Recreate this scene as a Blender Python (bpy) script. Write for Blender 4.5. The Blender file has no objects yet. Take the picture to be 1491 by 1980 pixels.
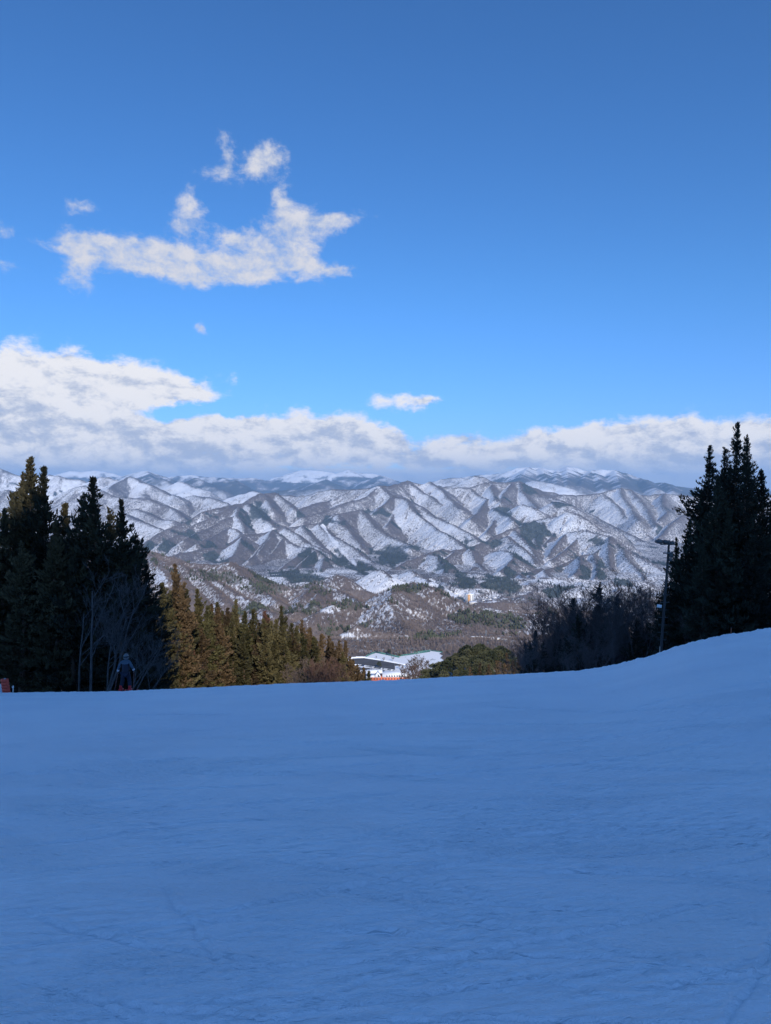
import bpy, bmesh, math, random
import numpy as np
from mathutils import Vector, Matrix

random.seed(7)
rng = np.random.default_rng(11)
SC = bpy.context.scene
COL = SC.collection

# ------------------------------------------------------------------ camera
FPX = 1425.0                      # focal length in pixels of the 1491 x 1980 photograph
PITCH = math.radians(1.81)
cam_d = bpy.data.cameras.new('camera')
cam_d.sensor_fit = 'VERTICAL'
cam_d.angle = 2 * math.atan(990 / FPX)
cam_d.clip_start = 0.1
cam_d.clip_end = 120000
cam = bpy.data.objects.new('camera', cam_d)
COL.objects.link(cam)
cam.location = (0, 0, 0)
cam.rotation_euler = (math.pi / 2 - PITCH, 0, 0)
SC.camera = cam
CP, SP = math.cos(PITCH), math.sin(PITCH)


def ray(px, py):
    """direction of a photograph pixel with y (forward) = 1"""
    a = (px - 745.5) / FPX
    b = (990 - py) / FPX
    x, y, z = a, CP + b * SP, -SP + b * CP
    return x / y, z / y


def at(px, py, Y):
    x, z = ray(px, py)
    return np.array((x * Y, Y, z * Y))


def on_plane(px, py, z):
    x, zz = ray(px, py)
    Y = z / zz
    return np.array((x * Y, Y, z))


# ------------------------------------------------------------------ numpy noise
_PN = 4096
_prm = np.random.default_rng(5).permutation(_PN).astype(np.int32)
_gang = np.random.default_rng(6).random(_PN) * 2 * math.pi
_GX = np.cos(_gang).astype(np.float32)
_GY = np.sin(_gang).astype(np.float32)


def noise2(x, y, seed=0):
    """gradient noise, about -1..1"""
    x, y = np.broadcast_arrays(np.asarray(x, dtype=np.float64), np.asarray(y, dtype=np.float64))
    x0 = np.floor(x)
    y0 = np.floor(y)
    fx = (x - x0).astype(np.float32)
    fy = (y - y0).astype(np.float32)
    ux = fx * fx * fx * (fx * (fx * 6 - 15) + 10)
    uy = fy * fy * fy * (fy * (fy * 6 - 15) + 10)
    M = _PN - 1
    ix = x0.astype(np.int32) & M
    iy = (y0.astype(np.int32) + seed * 131) & M
    ix1 = (ix + 1) & M
    p0 = _prm[iy]
    p1 = _prm[(iy + 1) & M]

    def g(ii, pp, dx, dy):
        h = _prm[(ii + pp) & M]
        return _GX[h] * (fx - dx) + _GY[h] * (fy - dy)
    a0 = g(ix, p0, 0, 0)
    a = a0 + ux * (g(ix1, p0, 1, 0) - a0)
    b0 = g(ix, p1, 0, 1)
    b = b0 + ux * (g(ix1, p1, 1, 1) - b0)
    return (a + uy * (b - a)) * 1.5


def fbm(x, y, octv=4, seed=0, gain=0.5):
    s = 0
    a = 1.0
    t = 0
    for i in range(octv):
        s = s + a * noise2(x, y, seed + i * 17)
        t += a
        a *= gain
        x = x * 2.03 + 5.2
        y = y * 2.03 + 1.3
    return s / t


def sstep(a, b, x):
    t = np.clip((x - a) / (b - a), 0, 1)
    return t * t * (3 - 2 * t)


# ------------------------------------------------------------------ node helper
class S:
    """a socket (or number) with arithmetic that builds math nodes"""
    def __init__(self, nt, v):
        self.nt = nt
        self.v = v

    def _m(self, op, *args, clamp=False):
        n = self.nt.nodes.new('ShaderNodeMath')
        n.operation = op
        n.use_clamp = clamp
        for i, a in enumerate((self,) + args):
            a = a.v if isinstance(a, S) else a
            if isinstance(a, (int, float)):
                n.inputs[i].default_value = a
            else:
                self.nt.links.new(a, n.inputs[i])
        return S(self.nt, n.outputs[0])

    def __add__(self, o): return self._m('ADD', o)
    __radd__ = __add__
    def __mul__(self, o): return self._m('MULTIPLY', o)
    __rmul__ = __mul__
    def __sub__(self, o): return self._m('SUBTRACT', o)
    def __rsub__(self, o): return (self * -1.0) + o
    def __truediv__(self, o): return self._m('DIVIDE', o)
    def pow(self, o): return self._m('POWER', o)
    def max(self, o): return self._m('MAXIMUM', o)
    def min(self, o): return self._m('MINIMUM', o)
    def clamp(self): return self._m('ADD', 0.0, clamp=True)
    def atan2(self, o): return self._m('ARCTAN2', o)
    def asin(self): return self._m('ARCSINE')
    def abs(self): return self._m('ABSOLUTE')

    def smooth(self, a, b):
        n = self.nt.nodes.new('ShaderNodeMapRange')
        n.interpolation_type = 'SMOOTHSTEP'
        self.nt.links.new(self.v, n.inputs['Value'])
        n.inputs['From Min'].default_value = a
        n.inputs['From Max'].default_value = b
        return S(self.nt, n.outputs['Result'])


def mixc(nt, f, a, b):
    n = nt.nodes.new('ShaderNodeMix')
    n.data_type = 'RGBA'
    for s, v in ((n.inputs[0], f), (n.inputs[6], a), (n.inputs[7], b)):
        v = v.v if isinstance(v, S) else v
        if isinstance(v, tuple):
            s.default_value = v if len(v) == 4 else (*v, 1)
        elif isinstance(v, (int, float)):
            s.default_value = v
        else:
            nt.links.new(v, s)
    return n.outputs[2]


def noise_n(nt, vec, scale, detail=3.0, rough=0.55, out='Fac', dist=0.0, dims='3D'):
    n = nt.nodes.new('ShaderNodeTexNoise')
    n.inputs['Scale'].default_value = scale
    n.inputs['Detail'].default_value = detail
    n.inputs['Roughness'].default_value = rough
    n.inputs['Distortion'].default_value = dist
    n.noise_dimensions = dims
    if vec is not None:
        nt.links.new(vec, n.inputs['Vector'])
    return S(nt, n.outputs[out])


def mapping(nt, vec, scale=(1, 1, 1), rot=(0, 0, 0), loc=(0, 0, 0)):
    n = nt.nodes.new('ShaderNodeMapping')
    n.inputs['Scale'].default_value = scale
    n.inputs['Rotation'].default_value = rot
    n.inputs['Location'].default_value = loc
    nt.links.new(vec, n.inputs['Vector'])
    return n.outputs[0]


def turned(nt, vec, ang, scale):
    """coordinates turned about z first, then stretched"""
    return mapping(nt, mapping(nt, vec, rot=(0, 0, ang)), scale=scale)


def new_mat(name):
    m = bpy.data.materials.new(name)
    m.use_nodes = True
    nt = m.node_tree
    b = nt.nodes['Principled BSDF']
    return m, nt, b


def plain(name, rgb, rough=0.7, var=0.15, scale=6.0, metal=0.0, spec=0.3, attr=None):
    """a procedural material: one colour with a little noise in value"""
    m, nt, b = new_mat(name)
    tc = nt.nodes.new('ShaderNodeTexCoord')
    n = noise_n(nt, tc.outputs['Object'], scale, 4)
    lo = tuple(c * (1 - var) for c in rgb)
    hi = tuple(min(1, c * (1 + var)) for c in rgb)
    nt.links.new(mixc(nt, n.smooth(0.3, 0.7), lo, hi), b.inputs['Base Color'])
    b.inputs['Roughness'].default_value = rough
    b.inputs['Metallic'].default_value = metal
    b.inputs['Specular IOR Level'].default_value = spec
    return m


# ------------------------------------------------------------------ mesh helpers
def mesh_np(name, V, F, mat=None, smooth=False, parent=None, attrs=None):
    """V (n,3), F list of arrays (m,k) -> linked mesh object"""
    me = bpy.data.meshes.new(name)
    V = np.asarray(V, dtype=np.float32)
    if not isinstance(F, (list, tuple)):
        F = [F]
    F = [np.asarray(f, dtype=np.int32) for f in F if len(f)]
    nl = sum(f.size for f in F)
    nf = sum(len(f) for f in F)
    me.vertices.add(len(V))
    me.vertices.foreach_set('co', V.ravel())
    me.loops.add(nl)
    me.loops.foreach_set('vertex_index', np.concatenate([f.ravel() for f in F]))
    me.polygons.add(nf)
    tot = np.concatenate([np.full(len(f), f.shape[1], np.int32) for f in F])
    st = np.concatenate([[0], np.cumsum(tot)[:-1]]).astype(np.int32)
    me.polygons.foreach_set('loop_start', st)
    me.polygons.foreach_set('loop_total', tot)
    if smooth:
        me.polygons.foreach_set('use_smooth', np.ones(nf, bool))
    for k, a in (attrs or {}).items():
        at_ = me.attributes.new(k, 'FLOAT', 'POINT')
        at_.data.foreach_set('value', np.asarray(a, dtype=np.float32).ravel())
    me.update(calc_edges=True)
    if mat:
        me.materials.append(mat)
    o = bpy.data.objects.new(name, me)
    COL.objects.link(o)
    if parent:
        o.parent = parent
    return o


class MB:
    """collects boxes, tubes, prisms into one mesh"""
    def __init__(self):
        self.V = []
        self.F3 = []
        self.F4 = []
        self.n = 0

    def add(self, V, F3=(), F4=()):
        V = np.asarray(V, dtype=float).reshape(-1, 3)
        if len(F3):
            self.F3.append(np.asarray(F3, int) + self.n)
        if len(F4):
            self.F4.append(np.asarray(F4, int) + self.n)
        self.V.append(V)
        self.n += len(V)
        return self

    def box(self, c, s, rz=0.0, ry=0.0, rx=0.0):
        v = np.array([(i, j, k) for k in (-.5, .5) for j in (-.5, .5) for i in (-.5, .5)]) * np.asarray(s)
        if rx or ry or rz:
            M = np.array(Matrix.Rotation(rz, 3, 'Z') @ Matrix.Rotation(ry, 3, 'Y') @ Matrix.Rotation(rx, 3, 'X'))
            v = v @ M.T
        self.add(v + np.asarray(c), F4=[(0, 2, 3, 1), (4, 5, 7, 6), (0, 1, 5, 4), (2, 6, 7, 3), (0, 4, 6, 2), (1, 3, 7, 5)])
        return self

    def tube(self, pts, rad, k=6, cap=True):
        pts = np.asarray(pts, float)
        n = len(pts)
        rad = np.broadcast_to(np.asarray(rad, float), (n,))
        t = np.gradient(pts, axis=0)
        t /= np.linalg.norm(t, axis=1)[:, None] + 1e-9
        ref = np.array((0.31, 0.95, 0.05)) if abs(t[0][2]) > .7 else np.array((0, 0, 1.0))
        u = np.cross(t, ref)
        u /= np.linalg.norm(u, axis=1)[:, None] + 1e-9
        w = np.cross(t, u)
        ang = np.arange(k) * 2 * math.pi / k
        ring = u[:, None, :] * np.cos(ang)[None, :, None] + w[:, None, :] * np.sin(ang)[None, :, None]
        V = (pts[:, None, :] + ring * rad[:, None, None]).reshape(-1, 3)
        F = []
        for i in range(n - 1):
            for j in range(k):
                a = i * k + j
                b = i * k + (j + 1) % k
                F.append((a, b, b + k, a + k))
        F3 = []
        if cap:
            V = np.vstack([V, pts[0], pts[-1]])
            for j in range(k):
                F3.append((n * k, (j + 1) % k, j))
                F3.append((n * k + 1, (n - 1) * k + j, (n - 1) * k + (j + 1) % k))
        self.add(V, F3, F)
        return self

    def prism(self, poly, z0, z1):
        """vertical prism over an xy polygon (ccw)"""
        n = len(poly)
        P = np.asarray(poly, float)
        z0 = np.broadcast_to(z0, (n,))
        z1 = np.broadcast_to(z1, (n,))
        V = np.vstack([np.c_[P, z0], np.c_[P, z1]])
        F4 = [(i, (i + 1) % n, (i + 1) % n + n, i + n) for i in range(n)]
        F3 = []
        for i in range(1, n - 1):
            F3.append((0, i + 1, i))
            F3.append((n, n + i, n + i + 1))
        self.add(V, F3, F4)
        return self

    def lathe(self, prof, k=12, c=(0, 0, 0), sx=1, sy=1):
        """profile of (r, z)"""
        n = len(prof)
        ang = np.arange(k) * 2 * math.pi / k
        V = []
        for r, z in prof:
            for a in ang:
                V.append((c[0] + r * math.cos(a) * sx, c[1] + r * math.sin(a) * sy, c[2] + z))
        F = []
        for i in range(n - 1):
            for j in range(k):
                a = i * k + j
                b = i * k + (j + 1) % k
                F.append((a, b, b + k, a + k))
        self.add(V, F4=F)
        return self

    def build(self, name, mat, parent=None, smooth=False):
        V = np.vstack(self.V)
        F = []
        if self.F3:
            F.append(np.vstack(self.F3))
        if self.F4:
            F.append(np.vstack(self.F4))
        return mesh_np(name, V, F, mat, smooth, parent)


def empty(name, loc, rz=0.0, sc=1.0):
    o = bpy.data.objects.new(name, None)
    COL.objects.link(o)
    o.location = tuple(float(v) for v in loc)
    o.rotation_euler = (0, 0, rz)
    o.scale = (sc, sc, sc)
    o.empty_display_size = 0.5
    return o


def tag(o, label=None, cat=None, group=None, kind=None):
    if label:
        o['label'] = label
    if cat:
        o['category'] = cat
    if group:
        o['group'] = group
    if kind:
        o['kind'] = kind
    return o


def copy_tree(o, parent=None):
    c = o.copy()
    COL.objects.link(c)
    if parent is not None:
        c.parent = parent
    for ch in list(o.children):
        copy_tree(ch, c)
    return c


ORD = ('first second third fourth fifth sixth seventh eighth ninth tenth eleventh twelfth thirteenth fourteenth '
       'fifteenth sixteenth seventeenth eighteenth nineteenth twentieth').split()
for _t in ('twenty', 'thirty', 'forty', 'fifty', 'sixty', 'seventy', 'eighty', 'ninety'):
    ORD += [_t + '-' + w for w in ORD[:9]] + [{'twenty': 'thirtieth', 'thirty': 'fortieth', 'forty': 'fiftieth', 'fifty': 'sixtieth', 'sixty': 'seventieth', 'seventy': 'eightieth', 'eighty': 'ninetieth', 'ninety': 'hundredth'}[_t]]

# ------------------------------------------------------------------ sun direction
SUN_EL = math.radians(28)
SUN_AZ = math.radians(-17)          # the sun stands behind the camera, this far to its right (negative)
SA, CA = math.sin(SUN_AZ), math.cos(SUN_AZ)

# ------------------------------------------------------------------ ski slope shape
_sy = np.array([0, 35, 60, 110, 150, 300, 600, 950, 1010, 1030, 2000.])
_ss = np.array([.190, .2755, .35, .42, .37, .27, .235, .225, .06, 0, 0])
_yy = np.arange(0, 2000, 1.0)
_sl = np.interp(_yy, _sy, _ss)
_zz = -1.6 - np.concatenate([[0], np.cumsum((_sl[1:] + _sl[:-1]) / 2)])
BASE_Z = float(_zz[1100])


def prof(y):
    y = np.asarray(y, float)
    return np.where(y < 0, -1.6 - .19 * y, np.interp(y, _yy, _zz))


CREST = np.array([(-300, 1350), (-100, 1343), (0, 1340), (130, 1338.5), (240, 1337), (330, 1333), (400, 1330), (560, 1322), (700, 1318), (800, 1313.5),
                  (900, 1308), (1000, 1304), (1120, 1298), (1170, 1291), (1210, 1283), (1280, 1264), (1330, 1247), (1380, 1236), (1400, 1232),
                  (1440, 1225), (1491, 1218), (1600, 1208), (1800, 1200)])
_rc = np.array([ray(a, b) for a, b in CREST])
_kx = _rc[:, 0] * 35
_kh = np.zeros(len(_kx))
_ty = np.linspace(6, 75, 300)


def cross(x, y):
    # the bank flares out to the side and dies away further down the hill
    y = np.asarray(y, float)
    yc = np.clip(y, 3, None)
    return np.interp(x * 35 / yc, _kx, _kh) * (yc / 35) ** .8 * sstep(1, 24, y) * (1 - sstep(45, 120, y))


for _ in range(40):
    for i in range(len(_kx)):
        s = _rc[i, 0]
        v = ((prof(_ty) + cross(s * _ty, _ty)) / _ty).max()
        _kh[i] += 35 * 0.6 * (_rc[i, 1] - v)


def ground(x, y):
    x = np.asarray(x, float)
    y = np.asarray(y, float)
    return prof(y) + cross(x, y)


# ------------------------------------------------------------------ the skied snow sheet
def build_slope():
    ny, nx = 1150, 960
    t = np.linspace(0, 1, ny)
    yf = 1.4 * (62 / 1.4) ** t
    yb = -np.linspace(40, -1.3, 60)
    ys = np.concatenate([yb[:-1], yf])
    s = np.linspace(-1, 1, nx)
    s = s * (0.72 + 0.28 * np.abs(s))
    W = np.where(ys > 0, 0.95 * (ys + 2.6), 0.95 * (np.abs(ys) * .8 + 2.6))
    X = W[:, None] * s[None, :]
    Y = np.repeat(ys[:, None], nx, 1)
    Z = ground(X, Y)
    # soft undulation and churned ridges, running across the fall line
    Z += 0.05 * fbm(X / 5, Y / 3.2, 3, 5) * sstep(0, 6, Y + 2)
    Z += 0.010 * fbm(X / 2.1 + 0.3 * fbm(X / 3, Y / 3, 2, 9), Y / .55, 3, 8)
    wx = X + .5 * fbm(X / 2, Y / 2, 2, 41)
    wy = Y + .35 * fbm(X / 1.6, Y / 1.6, 2, 42)
    patch = sstep(-.12, .16, fbm(X / 2.6, Y / 1.6, 3, 21))
    ca, sa = math.cos(.35), math.sin(.35)
    u = wx * ca + wy * sa
    v = -wx * sa + wy * ca
    rip = 1 - np.abs(noise2(u / .26, v / .045, 31)) * 1.6
    Z += 0.009 * rip * patch * (1 - sstep(9, 22, Y))
    patch2 = sstep(-.08, .2, fbm(X / 3.1 + 9, Y / 1.9, 3, 22))
    u = wx * ca - wy * sa
    v = wx * sa + wy * ca
    Z += 0.0085 * (1 - np.abs(noise2(u / .34, v / .05, 32)) * 1.6) * patch2 * (1 - sstep(11, 26, Y))
    patch3 = sstep(-.05, .2, fbm(X / 1.9 + 4, Y / 1.2, 3, 23))
    Z += 0.007 * fbm(X / .09, Y / .05, 3, 33) * patch3 * (1 - sstep(8, 24, Y))
    # ski tracks: (x0,y0) to (x1,y1), each a shallow trench with a pushed-up berm on one side
    R = random.Random(4)
    tracks = []
    for (a, b, c, d, dep) in (
            (300, 1785, 1150, 1608, .030), (0, 1757, 640, 1880, .022), (455, 1665, 1010, 1755, .018), (700, 1735, 1250, 1775, .022),
            (0, 1497, 180, 1493, .06), (335, 1494, 610, 1497, .06), (260, 1478, 395, 1466, .035), (800, 1875, 1420, 1745, .030),
            (520, 1745, 720, 1710, .02), (930, 1625, 1290, 1600, .03), (640, 1505, 1450, 1420, .03), (0, 1770, 110, 1760, .04),
            (60, 1900, 300, 1990, .02), (500, 1970, 1000, 1905, .02), (1000, 1668, 1491, 1640, .02), (1010, 1690, 1491, 1717, .02),
            (880, 1360, 1491, 1372, .03), (200, 1385, 480, 1382, .04), (620, 1445, 1000, 1470, .03), (0, 1640, 420, 1590, .02),
            (1220, 1925, 1491, 1890, .018), (980, 1545, 1290, 1540, .025), (400, 1560, 800, 1530, .025), (1100, 1480, 1491, 1500, .03),
            (100, 1560, 330, 1530, .02), (700, 1400, 1200, 1396, .03)):
        def gp(px, py):
            sx, sz = ray(px, py)
            yy = np.linspace(1.5, 34, 1500)
            zz = ground(sx * yy, yy) - sz * yy
            k = int(np.argmax(zz > 0)) if (zz > 0).any() else int(np.argmax(zz))
            return np.array((sx * yy[k], yy[k]))
        tracks.append((gp(a, b), gp(c, d), dep))
    for _ in range(150):
        y = 2 * (16 ** R.random())
        x = R.uniform(-.6, .6) * y
        L = R.uniform(.8, 4.5) * (0.5 + y / 12)
        an = R.gauss(0, .45)
        p = np.array((x, y))
        q = p + L * np.array((math.cos(an), math.sin(an)))
        tracks.append((p, q, R.uniform(.006, .02)))
    for (p, q, dep) in tracks:
        d = q - p
        L = np.linalg.norm(d)
        if L < .05:
            continue
        d = d / L
        m = (Y > min(p[1], q[1]) - 1.5) & (Y < max(p[1], q[1]) + 1.5)
        xs, ys_ = X[m] - p[0], Y[m] - p[1]
        a = xs * d[0] + ys_ * d[1]
        bow = .04 * L * R.uniform(-1, 1)
        b = -xs * d[1] + ys_ * d[0] - bow * np.sin(np.clip(a / L, 0, 1) * math.pi)
        k = sstep(-.1, .25 * L, a) * (1 - sstep(.72 * L, L + .1, a))
        b = b + .02 * noise2(a / .25, a * 0 + dep * 99, 77) + .01 * noise2(a / .06, a * 0 + dep * 99, 78)
        w = .008 + .0022 * p[1]
        tr = -np.exp(-(b / w) ** 2) + .75 * np.exp(-((b - 2.1 * w) / (1.2 * w)) ** 2) * (1 + .7 * noise2(a / .09, b / .05, 79))
        Z[m] += dep * .62 * k * tr
    # ragged snow lip along the crest
    Z += 0.24 * fbm(X / .6, Y / 1.2, 4, 55) * sstep(14, 28, Y) * sstep(6, 13, X)
    Z += 0.045 * fbm(X / .35, Y / .6, 2, 56) * sstep(18, 28, Y)
    # sides and far end dive into the wooded ground
    n0, n1 = Z.shape
    idx = np.arange(n0 * n1).reshape(n0, n1)
    F = np.stack([idx[:-1, :-1], idx[:-1, 1:], idx[1:, 1:], idx[1:, :-1]], -1).reshape(-1, 4)
    V = np.stack([X, Y, Z], -1).reshape(-1, 3)
    m, nt, b = new_mat('packed_snow')
    geo = nt.nodes.new('ShaderNodeNewGeometry')
    pos = geo.outputs['Position']
    n1_ = noise_n(nt, pos, 0.35, 4)
    base = mixc(nt, n1_.smooth(.35, .65), (.88, .89, .91), (.93, .935, .94))
    nt.links.new(base, b.inputs['Base Color'])
    b.inputs['Roughness'].default_value = .62
    b.inputs['Specular IOR Level'].default_value = .25
    fine = noise_n(nt, mapping(nt, pos, (16, 34, 20)), 1.0, 5, .6)
    mid = noise_n(nt, mapping(nt, pos, (2.2, 8, 4), ), 1.0, 5, .6, dist=.4)
    grain = noise_n(nt, pos, 160, 2, .6)
    patchy = noise_n(nt, mapping(nt, pos, (.5, 1.1, 1)), 1.0, 3, .55).smooth(.38, .62)
    chop = noise_n(nt, turned(nt, pos, -.25, (5, 15, 8)), 1.0, 5, .65, dist=.8)
    h = fine * (patchy * .022 + .007) + mid * .016 + chop * ((1.0 - patchy) * .022 + .006) + grain * .003
    # many thin edge cuts, crossing at shallow angles
    for ang, sx, sy, dep, off in ((.10, .12, 2.3, .0038, 0.0), (-.24, .11, 1.9, .0038, 7.0), (.36, .14, 1.7, .0036, 13.0), (-.06, .10, 3.6, .003, 41.0), (.2, .16, 3.0, .003, 67.0)):
        n_ = noise_n(nt, mapping(nt, turned(nt, pos, ang, (sx, sy, .3)), loc=(off, off, 0)), 1.0, .8, .3)
        keep = noise_n(nt, mapping(nt, pos, (.4, .6, 1), loc=(off, 0, 3)), 1.0, 2, .5).smooth(.38, .56)
        cut = (1.0 - (n_ - .5).abs() * 42.0).clamp() * keep
        lip = (1.0 - (n_ - .526).abs() * 50.0).clamp() * keep
        h = h - cut * dep + lip * (dep * .6)
    bp = nt.nodes.new('ShaderNodeBump')
    bp.inputs['Strength'].default_value = 1.0
    bp.inputs['Distance'].default_value = 1.6
    nt.links.new(h.v, bp.inputs['Height'])
    nt.links.new(bp.outputs[0], b.inputs['Normal'])
    o = mesh_np('ski_slope', V, F, m, smooth=True)
    tag(o, 'groomed blue shaded snow of the piste with ski tracks in it', 'ski slope', kind='structure')


build_slope()

# ------------------------------------------------------------------ unseen mountain behind the camera, its crest shaped to shade the slope
TAN = math.tan(SUN_EL)


def build_behind():
    w = np.arange(-420, 421, 4.0)
    q = np.concatenate([np.arange(-520, -200, 12.0), np.arange(-200, -14, 4.0)])
    Wg, Qg = np.meshgrid(w, q)
    X = Wg * CA + Qg * SA
    Y = -Wg * SA + Qg * CA
    hc = np.interp(Wg, [-420, -200, -60, -3, 4, 20, 30, 60, 110, 200, 420], [90, 106, 113, 113, 104, 104, 111, 110, 102, 96, 80])  # crest heights and notch set by where the shadow edge should fall
    hc = hc + 2 * noise2(Wg / 14, Wg * 0, 3) + 1.5 * noise2(Wg / 5, Wg * 0, 4)
    base = -1.6 - .19 * np.minimum(Y, 0) * 1.0 - 1.2
    base = np.minimum(base, 25)
    k = sstep(-28, -160, Qg)
    k = np.clip((-28 - Qg) / 132, 0, 1) ** 1.5
    Z = base + (hc - base) * k
    Z = Z + 2.5 * fbm(X / 40, Y / 40, 4, 6) * np.clip((-40 - Qg) / 60, 0, 1)
    Z = np.where(Qg < -160, hc - (-160 - Qg) * .1, Z)
    keep = Y < -12
    idx = np.arange(X.size).reshape(X.shape)
    F = np.stack([idx[:-1, :-1], idx[:-1, 1:], idx[1:, 1:], idx[1:, :-1]], -1).reshape(-1, 4)
    kk = keep.reshape(-1)
    F = F[kk[F].all(1)]
    V = np.stack([X, Y, Z], -1).reshape(-1, 3)
    used = np.unique(F)
    remap = np.zeros(len(V), int)
    remap[used] = np.arange(len(used))
    m, nt, b = new_mat('wooded_snow_shade_hill')
    geo = nt.nodes.new('ShaderNodeNewGeometry')
    n = noise_n(nt, geo.outputs['Position'], .12, 5, .65)
    nt.links.new(mixc(nt, n.smooth(.30, .44), (.05, .055, .045), (.88, .89, .91)), b.inputs['Base Color'])  # mostly snow, to bounce more sky light onto the shaded slope
    b.inputs['Roughness'].default_value = .9
    o = mesh_np('shading_mountain', V[used], remap[F], m, smooth=True)
    tag(o, 'unseen snowy wooded mountain above the piste, crest shaped to shade it', 'mountain', kind='structure')


build_behind()

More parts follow.
